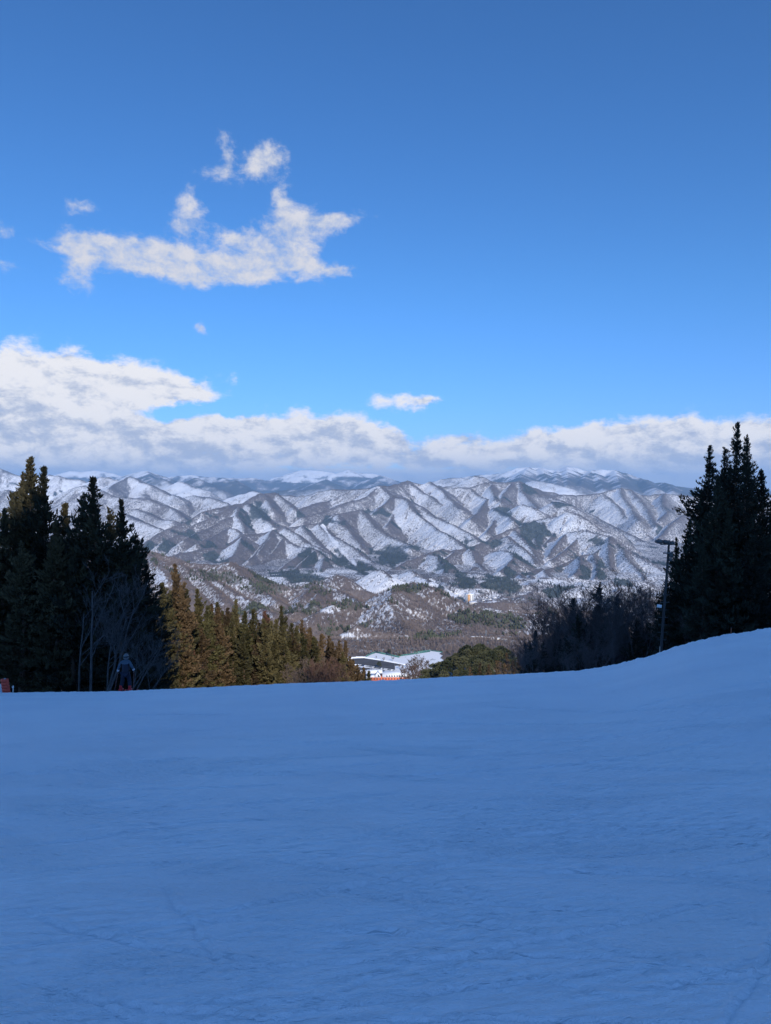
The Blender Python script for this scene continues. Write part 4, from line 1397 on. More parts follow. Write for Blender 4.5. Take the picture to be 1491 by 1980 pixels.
# --- woods on the low hills beyond the base: one mass of small trees
def build_woods():
    R = np.random.default_rng(77)
    Yr, T = TER['Yr'], TER['T']
    n = 80000
    yy = 1170 * (2750 / 1170) ** R.random(n)
    tt = R.uniform(-.62, .62, n)
    r = np.clip(np.searchsorted(Yr, yy), 0, len(Yr) - 1)
    c = np.clip(np.searchsorted(T, tt), 0, len(T) - 1)
    sn = TER['snow'][r, c]
    pn = TER['pine'][r, c]
    fl = TER['flat'][r, c]
    vis = TER['py'][r, c] < 1300
    k = (fl < .1) & vis
    u = R.random(n)
    ev = k & (u < pn * .8)
    dc = k & ~ev & (R.random(n) < np.clip(1.0 - sn, .14, .9))
    x = tt * yy
    z = terr(x, yy)
    i = np.where(dc)[0]
    m = len(i)
    h = R.uniform(4.5, 9, m)
    V = np.zeros((m, 5, 3, 3))
    base = np.stack([x[i], yy[i], z[i] - .6], -1)
    for j in range(5):
        a = R.uniform(0, 6.28, m)
        out = h * R.uniform(.10, .34, m)
        tip = base + np.stack([np.cos(a) * out, np.sin(a) * out, h * R.uniform(.7, 1, m)], -1)
        w = .34
        off = np.stack([np.sin(a) * w, -np.cos(a) * w, 0 * a], -1)
        mid = base * .35 + tip * .65
        V[:, j, 0] = base
        V[:, j, 1] = mid + off * 1.6
        V[:, j, 2] = tip
    F = np.arange(m * 15).reshape(-1, 3)
    o = mesh_np('leafless_woods', V.reshape(-1, 3), F, plain('leafless_woods', (.18, .138, .118), .95, .22, .02, spec=.05))
    tag(o, 'brown leafless woods covering the low hills beyond the ski base', 'woods', kind='stuff')
    i = np.where(ev)[0]
    m = len(i)
    h = R.uniform(6, 11, m)
    K = 7
    V = np.zeros((m, K * 2 + 2, 3))
    base = np.stack([x[i], yy[i], z[i] - .5], -1)
    ph = R.uniform(0, 6.28, m)
    for j in range(K):
        a = ph + j * 6.2832 / K
        r1 = h * R.uniform(.16, .34, m)
        r2 = h * R.uniform(.10, .26, m)
        V[:, j] = base + np.stack([np.cos(a) * r1, np.sin(a) * r1, h * R.uniform(.15, .35, m)], -1)
        V[:, K + j] = base + np.stack([np.cos(a + .4) * r2, np.sin(a + .4) * r2, h * R.uniform(.5, .75, m)], -1)
    V[:, 2 * K] = base + np.stack([0 * h, 0 * h, h], -1)
    V[:, 2 * K + 1] = base
    Fs = []
    for j in range(K):
        b = (j + 1) % K
        Fs += [(2 * K + 1, b, j), (j, b, K + j), (b, K + b, K + j), (K + j, K + b, 2 * K)]
    F = (np.arange(m)[:, None, None] * (2 * K + 2) + np.array(Fs)[None]).reshape(-1, 3)
    far_n = 70000
    yy2 = 2700 * (8000 / 2700) ** R.random(far_n)
    tt2 = R.uniform(-.62, .62, far_n)
    cc = TER['con'][np.clip(np.searchsorted(Yr, yy2), 0, len(Yr) - 1), np.clip(np.searchsorted(T, tt2), 0, len(T) - 1)]
    kk = R.random(far_n) < cc - .25
    yy2, tt2 = yy2[kk], tt2[kk]
    x2 = tt2 * yy2
    z2 = terr(x2, yy2)
    m2 = len(x2)
    h2 = R.uniform(11, 19, m2)
    V2 = np.zeros((m2, 6, 3))
    b2 = np.stack([x2, yy2, z2 - 1], -1)
    p2 = R.uniform(0, 6.28, m2)
    for j in range(5):
        a = p2 + j * 6.2832 / 5
        r1 = h2 * R.uniform(.18, .34, m2)
        V2[:, j] = b2 + np.stack([np.cos(a) * r1, np.sin(a) * r1, h2 * R.uniform(.02, .2, m2)], -1)
    V2[:, 5] = b2 + np.stack([0 * h2, 0 * h2, h2], -1)
    F2 = (np.arange(m2)[:, None, None] * 6 + np.array([(j, (j + 1) % 5, 5) for j in range(5)])[None]).reshape(-1, 3)
    o = mesh_np('conifer_plantations', V2.reshape(-1, 3), F2, plain('conifer_plantations', (.045, .055, .05), .95, .4, .01, spec=.05))
    tag(o, 'dark conifer plantations in blocks on the far mountain sides', 'woods', kind='stuff')
    o = mesh_np('evergreen_woods', V.reshape(-1, 3), F, plain('evergreen_woods', (.062, .066, .04), .95, .45, .03, spec=.05))
    tag(o, 'dark green evergreen woods in patches on the low hills', 'woods', kind='stuff')


build_woods()

# ------------------------------------------------------------------ things of the ski base and the valley
def hit(px, py, y0=1300, y1=6000):
    """where the line of sight of a pixel first meets the landscape"""
    sx, sz = ray(px, py)
    ys = np.geomspace(y0, y1, 4000)
    k = np.where(terr(sx * ys, ys) >= sz * ys)[0]
    y = ys[k[0]] if len(k) else ys[np.argmin(np.abs(terr(sx * ys, ys) - sz * ys))]
    return np.array((sx * y, y, terr1(sx * y, y)))


def B(px, py, dz=0.0):
    return on_plane(px, py, BASE_Z + dz)


M_ASPHALT = plain('asphalt', (.085, .08, .082), .9, .15, .08, spec=.1)
M_SNOW = plain('settled_snow', (.82, .82, .83), .8, .04, .3, spec=.1)
M_ORANGE = plain('orange_render', (.62, .16, .07), .8, .1, .3)
M_WHITE = plain('white_render', (.74, .73, .71), .7, .06, .4)
M_CREAM = plain('cream_render', (.55, .50, .44), .8, .08, .3)
M_GLASS = plain('dark_window', (.03, .04, .05), .15, .3, .5, spec=.5)
M_GREY = plain('grey_metal', (.32, .34, .36), .5, .1, 2, metal=.6)
M_GREENNET = plain('green_net', (.05, .16, .13), .85, .2, 1)
M_DKGREY = plain('dark_grey_metal', (.10, .105, .11), .5, .15, 3, metal=.4)
M_TAN = plain('orange_tile_panel', (.62, .33, .14), .8, .1, .2)
M_BROWNWALL = plain('brown_boards', (.20, .14, .10), .85, .15, .5)


def sheet(name, pix, dz, mat):
    P = [B(a, b, dz) for a, b in pix]
    mb = MB()
    n = len(P)
    c = np.mean(P, 0)
    V = np.vstack([P, c])
    mb.add(V, F3=[((i + 1) % n, i, n) for i in range(n)])
    return mb.build(name, mat)


o = sheet('car_park', [(681, 1273), (704, 1272.5), (740, 1278), (767, 1283), (781, 1285.8), (764, 1287.5), (764, 1295), (737, 1291), (708, 1286), (682, 1283.5)], .06, M_ASPHALT)
tag(o, 'grey cleared asphalt car park below the piste', 'car park', kind='structure')
o = sheet('access_road', [(690, 1290), (713, 1291.5), (737, 1294.5), (775, 1302), (796, 1306), (796, 1309), (775, 1306.5), (737, 1299), (712, 1296.5), (690, 1295)], .07, M_ASPHALT)
tag(o, 'grey road with parked cars in front of the lodge', 'road', kind='structure')


def berm(pix, r, label):
    pts = []
    for (a, b), (c, d) in zip(pix[:-1], pix[1:]):
        for t in np.linspace(0, 1, 8)[:-1]:
            pts.append(B(a + (c - a) * t, b + (d - b) * t))
    pts = np.array(pts)
    mb = MB()
    mb.tube(pts, r * (1 + .3 * noise2(np.arange(len(pts)) / 2.3, np.zeros(len(pts)), 5)), k=8)
    tag(mb.build('snow_bank', M_SNOW, None, True), label, 'snow bank', 'ploughed snow banks of the car park')


berm([(676, 1273.5), (690, 1271.8), (704, 1271.6), (740, 1277), (767, 1282), (786, 1286)], 1.4, 'ploughed snow bank along the far edge of the grey car park')
berm([(680, 1285), (708, 1287.5), (737, 1292.5), (766, 1297)], 1.1, 'ploughed snow bank along the near edge of the grey car park')


def fence(pix, h, label, mat, npost):
    P = np.array([B(a, b) for a, b in pix])
    L = np.concatenate([[0], np.cumsum(np.linalg.norm(np.diff(P, axis=0), axis=1))])
    root = empty('net_fence', P[0])

    def pt(s):
        return np.array([np.interp(s, L, P[:, k]) for k in range(3)]) - P[0]
    mb = MB()
    for i in range(len(P) - 1):
        a, b = P[i] - P[0], P[i + 1] - P[0]
        c = (a + b) / 2
        d = b - a
        mb.box((c[0], c[1], h * .5 + .2), (np.linalg.norm(d), .08, h - .2), rz=math.atan2(d[1], d[0]))
    mb.build('net', mat, root)
    for i in range(npost):
        q = pt(L[-1] * i / (npost - 1))
        MB().tube([q, q + (0, 0, h + .3)], .12, k=5).build('post', M_GREY, root)
    tag(root, label, 'fence', 'green fences of the snow fields')


fence([(708, 1270.5), (717, 1266), (727, 1262.5), (745, 1266), (772, 1272)], 2.6, 'dark green fence forming a peak round the white snow field', M_GREENNET, 12)
fence([(772, 1269.5), (800, 1265.5), (832, 1260.5)], 2.2, 'straight green fence between the two snow strips', M_GREENNET, 9)
fence([(800, 1262), (832, 1258.6), (856, 1262)], 1.6, 'low green fence at the far end of the snow strips', M_GREENNET, 8)


def net_frame(px, py, w, h, label):
    p = B(px, py)
    root = empty('goal_net', p)
    for s in (-.5, .5):
        MB().tube([(s * w, 0, -.3), (s * w, 0, h)], .16, k=6).build('post', M_GREY, root)
    MB().tube([(-w * .5, 0, h), (w * .5, 0, h)], .14, k=6).build('crossbar', M_GREY, root)
    mb = MB()
    for i in range(1, 8):
        mb.tube([(-w / 2 + w * i / 8, 0, .4), (-w / 2 + w * i / 8, 0, h - .1)], .03, k=3)
    mb.build('net', M_GREENNET, root)
    tag(root, label, 'net frame', 'net frames behind the snow strips')


net_frame(819, 1259.5, 5.5, 8, 'tall goal shaped grey net frame behind the snow strips')
net_frame(797, 1261.5, 9, 6.5, 'wide net frame with green netting left of the goal shaped one')


def light_mast(px, py, h, label):
    p = B(px, py)
    root = empty('light_mast', p)
    MB().tube([(0, 0, -.3), (0, 0, h)], [.16, .10], k=6).build('pole', M_GREY, root)
    MB().box((0, 0, h + .25), (1.5, .4, .6)).build('lamp_head', M_DKGREY, root)
    tag(root, label, 'light mast', 'light masts of the car park')


light_mast(763, 1296, 8, 'light mast at the right end of the grey car park')
light_mast(779, 1298, 8, 'light mast right of the car park by the snowy trees')


# --- lodge at the foot of the run
def build_lodge():
    p = B(750, 1317.2)
    root = empty('ski_lodge', p)
    x0, x1 = -24.5, 30.0
    MB().box(((x0 + x1) / 2, 9, 2.6), (x1 - x0, 18, 6.2)).build('wall', M_ORANGE, root)
    # barrel roof under snow
    mb = MB()
    prof_ = [(-1.2, 5.72), (.2, 8.0), (3.0, 9.9), (9, 11.0), (15, 9.9), (18.6, 5.72)]
    a = np.array([(-7.5, y, z) for y, z in prof_])
    b = np.array([(28.5, y, z) for y, z in prof_])
    n = len(prof_)
    mb.add(np.vstack([a, b]), F4=[(i, i + n, i + 1 + n, i + 1) for i in range(n - 1)] + [(0, n - 1, 2 * n - 1, n)],
           F3=[(0, i, i + 1) for i in range(1, n - 1)] + [(n, n + i + 1, n + i) for i in range(1, n - 1)])
    roof = mb.build('roof', M_SNOW, root)
    for i in range(8):
        x = -1.2 + i * 3.55
        d = MB()
        d.prism([(x - 1.15, -.95), (x + 1.15, -.95), (x + 1.15, 2.4), (x - 1.15, 2.4)], 6.2, 8.75)
        dm = d.build('dormer', M_WHITE, roof)
        w = MB()
        pts = [(x - .85, -1.0, 6.4), (x + .85, -1.0, 6.4), (x + .85, -1.0, 7.9), (x, -1.0, 8.5), (x - .85, -1.0, 7.9)]
        w.add(pts, F3=[(0, 1, 2), (0, 2, 3), (0, 3, 4)])
        w.build('window', M_GLASS, roof)
    # cross gable with a dark glazed front
    g = MB()
    P = [(-18.5, -1.6, 5.72), (-9.5, -1.6, 5.72), (-14, -1.6, 12.2)]
    Q = [(x, 12, z) for x, _, z in P]
    g.add(P + Q, F3=[(0, 1, 2), (3, 5, 4)], F4=[(0, 2, 5, 3), (1, 4, 5, 2), (0, 3, 4, 1)])
    g.build('gable', M_SNOW, root)
    w = MB()
    w.add([(-14.0, -1.66, 6.3), (-10.6, -1.66, 6.3), (-14.0, -1.66, 11.0)], F3=[(0, 1, 2)])
    w.build('gable_window', M_GLASS, root)
    f = MB()
    f.box((-21.5, 8, 5.95), (6, 18, .45))
    f.build('flat_roof', M_SNOW, root)
    for i in range(13):
        x = -22.6 + i * 4.0
        MB().box((x, -.03, 3.2), (2.2, .10, 1.6)).build('window', M_GLASS, root)
    MB().box((33, 7, 2.2), (6, 12, 5.0)).build('side_wing', M_WHITE, root)
    c = MB()
    c.prism([(29.9, .5), (36.4, .5), (36.4, 13.5), (29.9, 13.5)], 4.75, [5.9, 5.2, 5.2, 5.9])
    c.build('side_roof', M_SNOW, root)
    tag(root, 'orange walled ski lodge under a snowy barrel roof with small dormers', 'building')
    p = B(724, 1309)
    r2 = empty('annex_building', p)
    MB().box((0, 8, 2.2), (21, 15, 5)).build('wall', M_CREAM, r2)
    c = MB()
    P = [(-11.5, -.6, 4.75), (11.5, -.6, 4.75), (11.5, 16.6, 4.75), (-11.5, 16.6, 4.75), (-11, 8, 8.6), (11, 8, 8.6)]
    c.add(P, F4=[(0, 1, 5, 4), (2, 3, 4, 5), (0, 3, 2, 1)], F3=[(1, 2, 5), (3, 0, 4)])
    c.build('roof', M_SNOW, r2)
    for i in range(4):
        MB().box((-7 + i * 4.6, .46, 2.7), (2, .12, 1.4)).build('window', M_GLASS, r2)
    tag(r2, 'pale annex with a white gabled snow roof behind the orange lodge', 'building')


build_lodge()


# --- parked cars
def build_cars():
    cols = [('white', (.75, .75, .76)), ('silver', (.42, .43, .45)), ('black', (.02, .02, .023)), ('dark blue', (.03, .05, .12)), ('red', (.4, .04, .04)), ('grey', (.16, .165, .17))]
    protos = []
    for nm, c in cols:
        m = plain('car_paint_' + nm.replace(' ', '_'), c, .35, .05, 1, spec=.5)
        root = empty('parked_car', (0, 0, -600))
        mb = MB()
        pr = [(-2.15, .35), (-2.15, .85), (-1.3, .98), (-.7, 1.45), (1.0, 1.48), (1.75, 1.0), (2.15, .9), (2.15, .35)]
        a = np.array([(-.85 if 2 < i < 5 else -.9, y, z) for i, (y, z) in enumerate(pr)])
        b = a * (-1, 1, 1)
        n = len(pr)
        mb.add(np.vstack([a, b]), F4=[(i, (i + 1) % n, (i + 1) % n + n, i + n) for i in range(n)], F3=[(0, i + 1, i) for i in range(1, n - 1)] + [(n, n + i, n + i + 1) for i in range(1, n - 1)])
        mb.build('body', m, root)
        g = MB()
        g.box((0, .12, 1.2), (1.84, 1.75, .34))
        g.build('window', M_GLASS, root)
        for sx in (-.82, .82):
            for sy in (-1.35, 1.3):
                MB().tube([(sx - .1, sy, .32), (sx + .1, sy, .32)], .32, k=10).build('wheel', M_DKGREY, root)
        protos.append([root, False, nm])
    R = random.Random(3)
    rows = [((683, 1284.6), (766, 1298.0), 26, 1.15), ((737, 1297.2), (792, 1307), 22, .1), ((742, 1300.2), (790, 1309), 16, .1), ((700, 1292), (735, 1297), 9, .1)]
    for (a, b, n, off) in rows:
        P, Q = B(*a), B(*b)
        ang = math.atan2(Q[1] - P[1], Q[0] - P[0])
        for i in range(n):
            if R.random() < .14:
                continue
            t = (i + .5) / n
            q = P + (Q - P) * t
            k = R.choices(range(6), (8, 5, 5, 3, 1, 4))[0]
            pr = protos[k]
            o = pr[0] if not pr[1] else copy_tree(pr[0])
            pr[1] = True
            o.location = (q[0], q[1], BASE_Z + .08)
            o.rotation_euler = (0, 0, ang + (math.pi if R.random() < .5 else 0) + R.gauss(0, .04))
            tag(o, 'tiny %s car among the cars parked in rows at the ski base' % pr[2], 'car', 'cars parked at the ski base')
    for pr in protos:
        if not pr[1]:
            for c in list(pr[0].children):
                bpy.data.objects.remove(c)
            bpy.data.objects.remove(pr[0])


build_cars()

# --- small trees round the base
for i, (px, py, h, k, lab) in enumerate(((733, 1291, 9, 'P0', 'lone dark green pine on the near edge of the grey car park'), (742, 1279, 7, 'r1', 'leafless tree in the middle of the white snow field'),
                                         (727, 1274, 5, 'r1', 'leafless shrub near the peak of the fenced snow field'), (759, 1279, 8, 'r1', 'largest leafless tree right of the middle of the snow field'),
                                         (773, 1294, 8, 'r1', 'leafless snowy tree right of the car park'), (780, 1297, 9, 'r1', 'second leafless snowy tree right of the car park, nearer the lodge'),
                                         (787, 1291, 8, 'r0', 'reddish leafless tree at the right end of the car park'), (772, 1271, 6, 'P2', 'small green pine where the two fences meet'), (753, 1265, 8, 'P1', 'dark pine behind the snow field fence'))):
    p = B(px, py)
    place(k, p[0], p[1], BASE_Z, h, i * 1.1, lab, 'tree', 'small trees round the ski base')


# --- hotel tower
def build_hotel():
    p = hit(908, 1165)
    Y = p[1]
    u = Y / FPX                                   # metres per pixel there
    W, H = 18.5 * u, 16.5 * u
    root = empty('hotel_tower', p)
    r = W / 2
    poly = [(-r, r * .25), (-r * .72, -r * .35), (-r * .25, -r * .62), (r * .30, -r * .62), (r * .74, -r * .30), (r, r * .25), (r * .7, r), (-r * .7, r)]
    MB().prism(poly, -6, H).build('wall', M_WHITE, root)
    e = .35
    MB().prism([(-r * .45, -r * .62), (-r * .25 + .1, -r * .62 - e - .6), (r * .04, -r * .62 - e - .6), (r * .04, -r * .5), (-r * .45, -r * .45)], -4, H - .6).build('front_panel', M_TAN, root)
    for (x, wd) in ((r * .13, r * .10), (-r * .62, r * .10), (r * .56, r * .12), (r * .80, r * .07)):
        yy = np.interp(x, [-r, -r * .72, -r * .25, r * .30, r * .74, r], [r * .25, -r * .35, -r * .62, -r * .62, -r * .30, r * .25])
        for j in range(8):
            MB().box((x, yy - .1, H * (.10 + j * .108)), (wd, 1.0, H * .072)).build('window', M_GLASS, root)
    MB().prism([(a * 1.03, b * 1.03) for a, b in poly], H + .003, H + .9).build('roof', M_SNOW, root)
    MB().prism([(-r * .25, -r * .2), (r * .2, -r * .2), (r * .2, r * .4), (-r * .25, r * .4)], H + .9, H + 3.2 * u * .9).build('penthouse', M_CREAM, root)
    tag(root, 'tall white and orange hotel tower standing alone in the valley', 'building')
    q = p + np.array((5.5 * u, -26, 0))
    r2 = empty('hotel_hall', q)
    MB().box((0, 0, .5), (15 * u, 16, 9)).build('wall', M_CREAM, r2)
    MB().prism([(-8 * u, -9), (8 * u, -9), (8 * u, 9), (-8 * u, 9)], 5.003, [5.6, 5.6, 7.4, 7.4]).build('roof', M_SNOW, r2)
    tag(r2, 'low snow roofed hall at the foot of the hotel tower', 'building')


build_hotel()


def house(px, py, w, d, h, label, rz=0.0, mat=None, y0=1350):
    p = hit(px, py, y0)
    u = p[1] / FPX
    w, d, h = w * u, d * u, h * u
    root = empty('house', p, rz)
    MB().box((0, 0, h * .5 - 2), (w, d, h + 4)).build('wall', mat or M_CREAM, root)
    c = MB()
    o = .06 * w
    P = [(-w / 2 - o, -d / 2 - o, h + .01), (w / 2 + o, -d / 2 - o, h + .01), (w / 2 + o, d / 2 + o, h + .01), (-w / 2 - o, d / 2 + o, h + .01), (-w / 2 - o, 0, h + d * .32), (w / 2 + o, 0, h + d * .32)]
    c.add(P, F4=[(0, 1, 5, 4), (2, 3, 4, 5), (0, 3, 2, 1)], F3=[(1, 2, 5), (3, 0, 4)])
    c.build('roof', M_SNOW, root)
    for s in (-.25, .25):
        MB().box((s * w, -d / 2, h * .5), (w * .16, .15, h * .4)).build('window', M_GLASS, root)
    tag(root, label, 'house', 'snow roofed buildings in the valley')


for a in ((880, 1148, 4, 3, 1.2, 'snow roofed house furthest left of the valley village left of the tower'), (868, 1150.5, 3, 3, 1.2, 'small snow roofed house left of the hotel tower by the wooded hill'),
          (889, 1152, 4, 3, 1.2, 'snow roofed house just left of the hotel tower'), (935, 1162, 5, 3, 1.2, 'snow roofed house right of the hotel hall'),
          (948, 1160, 5, 3, 1.2, 'snow roofed house in the middle of the group right of the tower'), (957, 1157, 6, 3, 1.3, 'larger snow roofed house at the right end of the village'),
          (941, 1156, 3, 2, 1.0, 'tiny snow roofed house behind the group right of the tower'), (873, 1145, 3, 3, 1.1, 'snow roofed house at the back of the village on the left')):
    house(*a)
for a in ((923, 1233, 26, 5, 1.3, 'long low building with a thin white roof in the wooded valley'), (944, 1234.5, 20, 5, 1.3, 'long low snow roofed building right of the first long one'),
          (957, 1238.5, 14, 7, 1.6, 'snow roofed hall in front of the long low buildings'), (965, 1236.5, 11, 6, 1.6, 'bluish snow roofed hall behind the front one'),
          (974, 1241, 14, 5, 1.4, 'lowest right snow roofed shed of the valley works')):
    house(*a, rz=-.12)


# --- lattice pylons
def pylon(px, py, hpx, label, y0=1350):
    p = hit(px, py, y0)
    H = hpx * p[1] / FPX
    root = empty('power_pylon', p)
    mb = MB()
    b, t, r = H * .11, H * .025, max(H * .008, .16)
    for sx in (-1, 1):
        for sy in (-1, 1):
            mb.tube([(sx * b, sy * b, -2), (sx * t, sy * t, H)], r, k=4)
    n = 6
    for i in range(n):
        z0, z1 = H * i / n, H * (i + 1) / n
        w0, w1 = b + (t - b) * i / n, b + (t - b) * (i + 1) / n
        for s in (-1, 1):
            mb.tube([(-w0, s * w0, z0), (w1, s * w1, z1)], r * .6, k=3)
            mb.tube([(w0, s * w0, z0), (-w1, s * w1, z1)], r * .6, k=3)
    mb.build('lattice_mast', M_GREY, root)
    for k in (.72, .84, .95):
        MB().tube([(-H * .16 * (1.3 - k * .5), 0, H * k), (H * .16 * (1.3 - k * .5), 0, H * k)], r * 1.1, k=4).build('crossarm', M_GREY, root)
    tag(root, label, 'pylon', 'power pylons in the valley')


pylon(940, 1232, 14, 'grey lattice pylon above the long low valley buildings')
pylon(989, 1158, 15, 'grey lattice pylon right of the village, in front of the dark wooded spur')
pylon(1008, 1155, 9, 'smaller grey pylon right of the village pylon')


# --- floodlight pole beside the piste on the right
def build_floodlight():
    Y = 41.0
    a = at(1277, 1268, Y)
    b = at(1294, 1046, Y)
    H = b[2] - a[2]
    dx = b[0] - a[0]
    root = empty('floodlight_pole', a)
    m = plain('weathered_concrete_pole', (.045, .043, .043), .85, .2, 3)
    MB().tube([(-dx * .1, 0, -.8), (dx, 0, H)], [.078, .058], k=12).build('pole', m, root, True)

    def X(z):
        return dx * z / H

    def Z(py):
        return at(1285, py, Y)[2] - a[2]
    for py, x0, x1 in ((1052, -.52, .26), (1069, -.34, .20)):
        z = Z(py)
        MB().box((X(z) + (x0 + x1) / 2, -.13, z), (x1 - x0, .07, .07)).build('crossarm', M_DKGREY, root)
    for (px, py, w, rz, ry) in ((1275, 1047, .38, .35, .5), (1289, 1048, .32, -.2, .3), (1299, 1050, .26, -.6, -.35)):
        q = at(px, py, Y - .2) - a
        l = MB().box((q[0], q[1], q[2]), (w, .26, .15), rz=rz, ry=ry * .4, rx=-.35).build('floodlight', M_DKGREY, root)
        MB().box((q[0], q[1] + .16, q[2] - .05), (w * .86, .03, .16), rz=rz, ry=ry * .4, rx=-.35).build('lamp_glass', M_GREY, l)
    for (px, py, s) in ((1297, 1072, (.16, .16, .24)), (1296, 1082, (.12, .12, .16))):
        q = at(px, py, Y - .05) - a
        MB().box(q, s).build('control_box', M_DKGREY, root)
    q = at(1276, 1172, Y - .1) - a
    MB().box((q[0] - .03, q[1], q[2]), (.26, .03, .17), ry=.15).build('sign_plate', M_WHITE, root)
    mb = MB()
    for i in range(12):
        z = .9 + i * .42
        mb.tube([(X(z) - .26, 0, z), (X(z) + .26, 0, z)], .012, k=4)
    mb.build('climbing_steps', M_DKGREY, root)
    tag(root, 'tall grey floodlight pole with crossarms beside the piste on the right', 'floodlight pole')


build_floodlight()


def stake(px, py0, py1, Y, r, mat, label):
    a, b = at(px, py1 + 3, Y), at(px + .5, py0, Y)
    root = empty('marker_stake', a)
    MB().tube([(0, 0, -.5), tuple(b - a)], r, k=8).build('stick', mat, root)
    MB().tube([tuple((b - a) * .98), tuple((b - a) * 1.03)], r * 1.25, k=8).build('cap', M_DKGREY, root)
    tag(root, label, 'stake')


stake(1275.5, 1250, 1264, 34.5, .022, plain('pale_wood', (.38, .30, .24), .8, .2, 5), 'pale wooden stake in the snow at the foot of the floodlight pole')
stake(1413.5, 1214, 1229, 34, .018, plain('rusty_stick', (.30, .11, .06), .8, .2, 5), 'thin rust orange stake on the snow bank below the silhouetted cedars')


# --- padding at the left edge of the piste
def build_pads():
    Y = 36.0
    a = at(13, 1341, Y)
    root = empty('safety_mat', (a[0], Y, float(ground(a[0], Y)) - .06))
    h = at(13, 1313, Y)[2] - root.location.z
    m = plain('orange_padding', (.62, .085, .05), .6, .12, 4)
    n = 24
    poly = []
    for i in range(n):
        t = i * 2 * math.pi / n
        k = 1 + .07 * math.cos(6 * t)
        poly.append((.19 * k * math.cos(t), .15 * k * math.sin(t)))
    mb = MB()
    for j in range(5):
        z0, z1 = h * j / 5 + .004, h * (j + 1) / 5 - .004
        off = -.10 * (j + .5) / 5
        mb.prism([(x + off, y) for x, y in poly], z0, z1)
    mb.build('padding', m, root)
    MB().tube([(-.05, .0, -.3), (-.07, 0, h + .04)], .05, k=8).build('post', M_GREY, root)
    tag(root, 'orange safety mat wrapped round a post at the left piste edge', 'safety mat')
    a = at(3, 1341, Y + .5)
    r2 = empty('snow_marker', (a[0], Y + .5, float(ground(a[0], Y + .5)) - .06))
    MB().lathe([(.001, 0), (.075, 0), (.085, .2), (.08, .46), (.05, .52), (.001, .53)], 12).build('cover', plain('pale_blue_cover', (.55, .6, .66), .6, .1, 4), r2, True)
    MB().tube([(0, 0, .5), (0, 0, .62)], .02, k=6).build('tip', M_GREY, r2)
    tag(r2, 'short pale padded post at the far left beside the orange mat', 'post')
    a = at(25, 1338, Y + 1)
    r3 = empty('boundary_stake', (a[0], Y + 1, float(ground(a[0], Y + 1)) - .1))
    MB().tube([(0, 0, 0), (.02, 0, .48)], .022, k=6).build('stick', M_WHITE, r3)
    MB().box((.02, -.03, .40), (.09, .02, .10)).build('tag', M_WHITE, r3)
    tag(r3, 'thin white stake just right of the orange mat', 'stake')


build_pads()


# --- the skier
def skin(name, verts, edges, mat, parent=None, sub=2, mark=0):
    bm = bmesh.new()
    lay = bm.verts.layers.skin.verify()
    vs = []
    for i, (co, r) in enumerate(verts):
        v = bm.verts.new(co)
        v[lay].radius = (r, r) if isinstance(r, float) else r
        v[lay].use_root = (i == mark)
        vs.append(v)
    for a, b in edges:
        bm.edges.new((vs[a], vs[b]))
    me = bpy.data.meshes.new(name + '_cage')
    bm.to_mesh(me)
    bm.free()
    t = bpy.data.objects.new(name + '_cage', me)
    COL.objects.link(t)
    t.modifiers.new('s', 'SKIN')
    m = t.modifiers.new('u', 'SUBSURF')
    m.levels = m.render_levels = sub
    dg = bpy.context.evaluated_depsgraph_get()
    me2 = bpy.data.meshes.new_from_object(t.evaluated_get(dg))
    bpy.data.objects.remove(t)
    me2.name = name
    for p in me2.polygons:
        p.use_smooth = True
    me2.materials.clear()
    me2.materials.append(mat)
    o = bpy.data.objects.new(name, me2)
    COL.objects.link(o)
    if parent:
        o.parent = parent
    return o


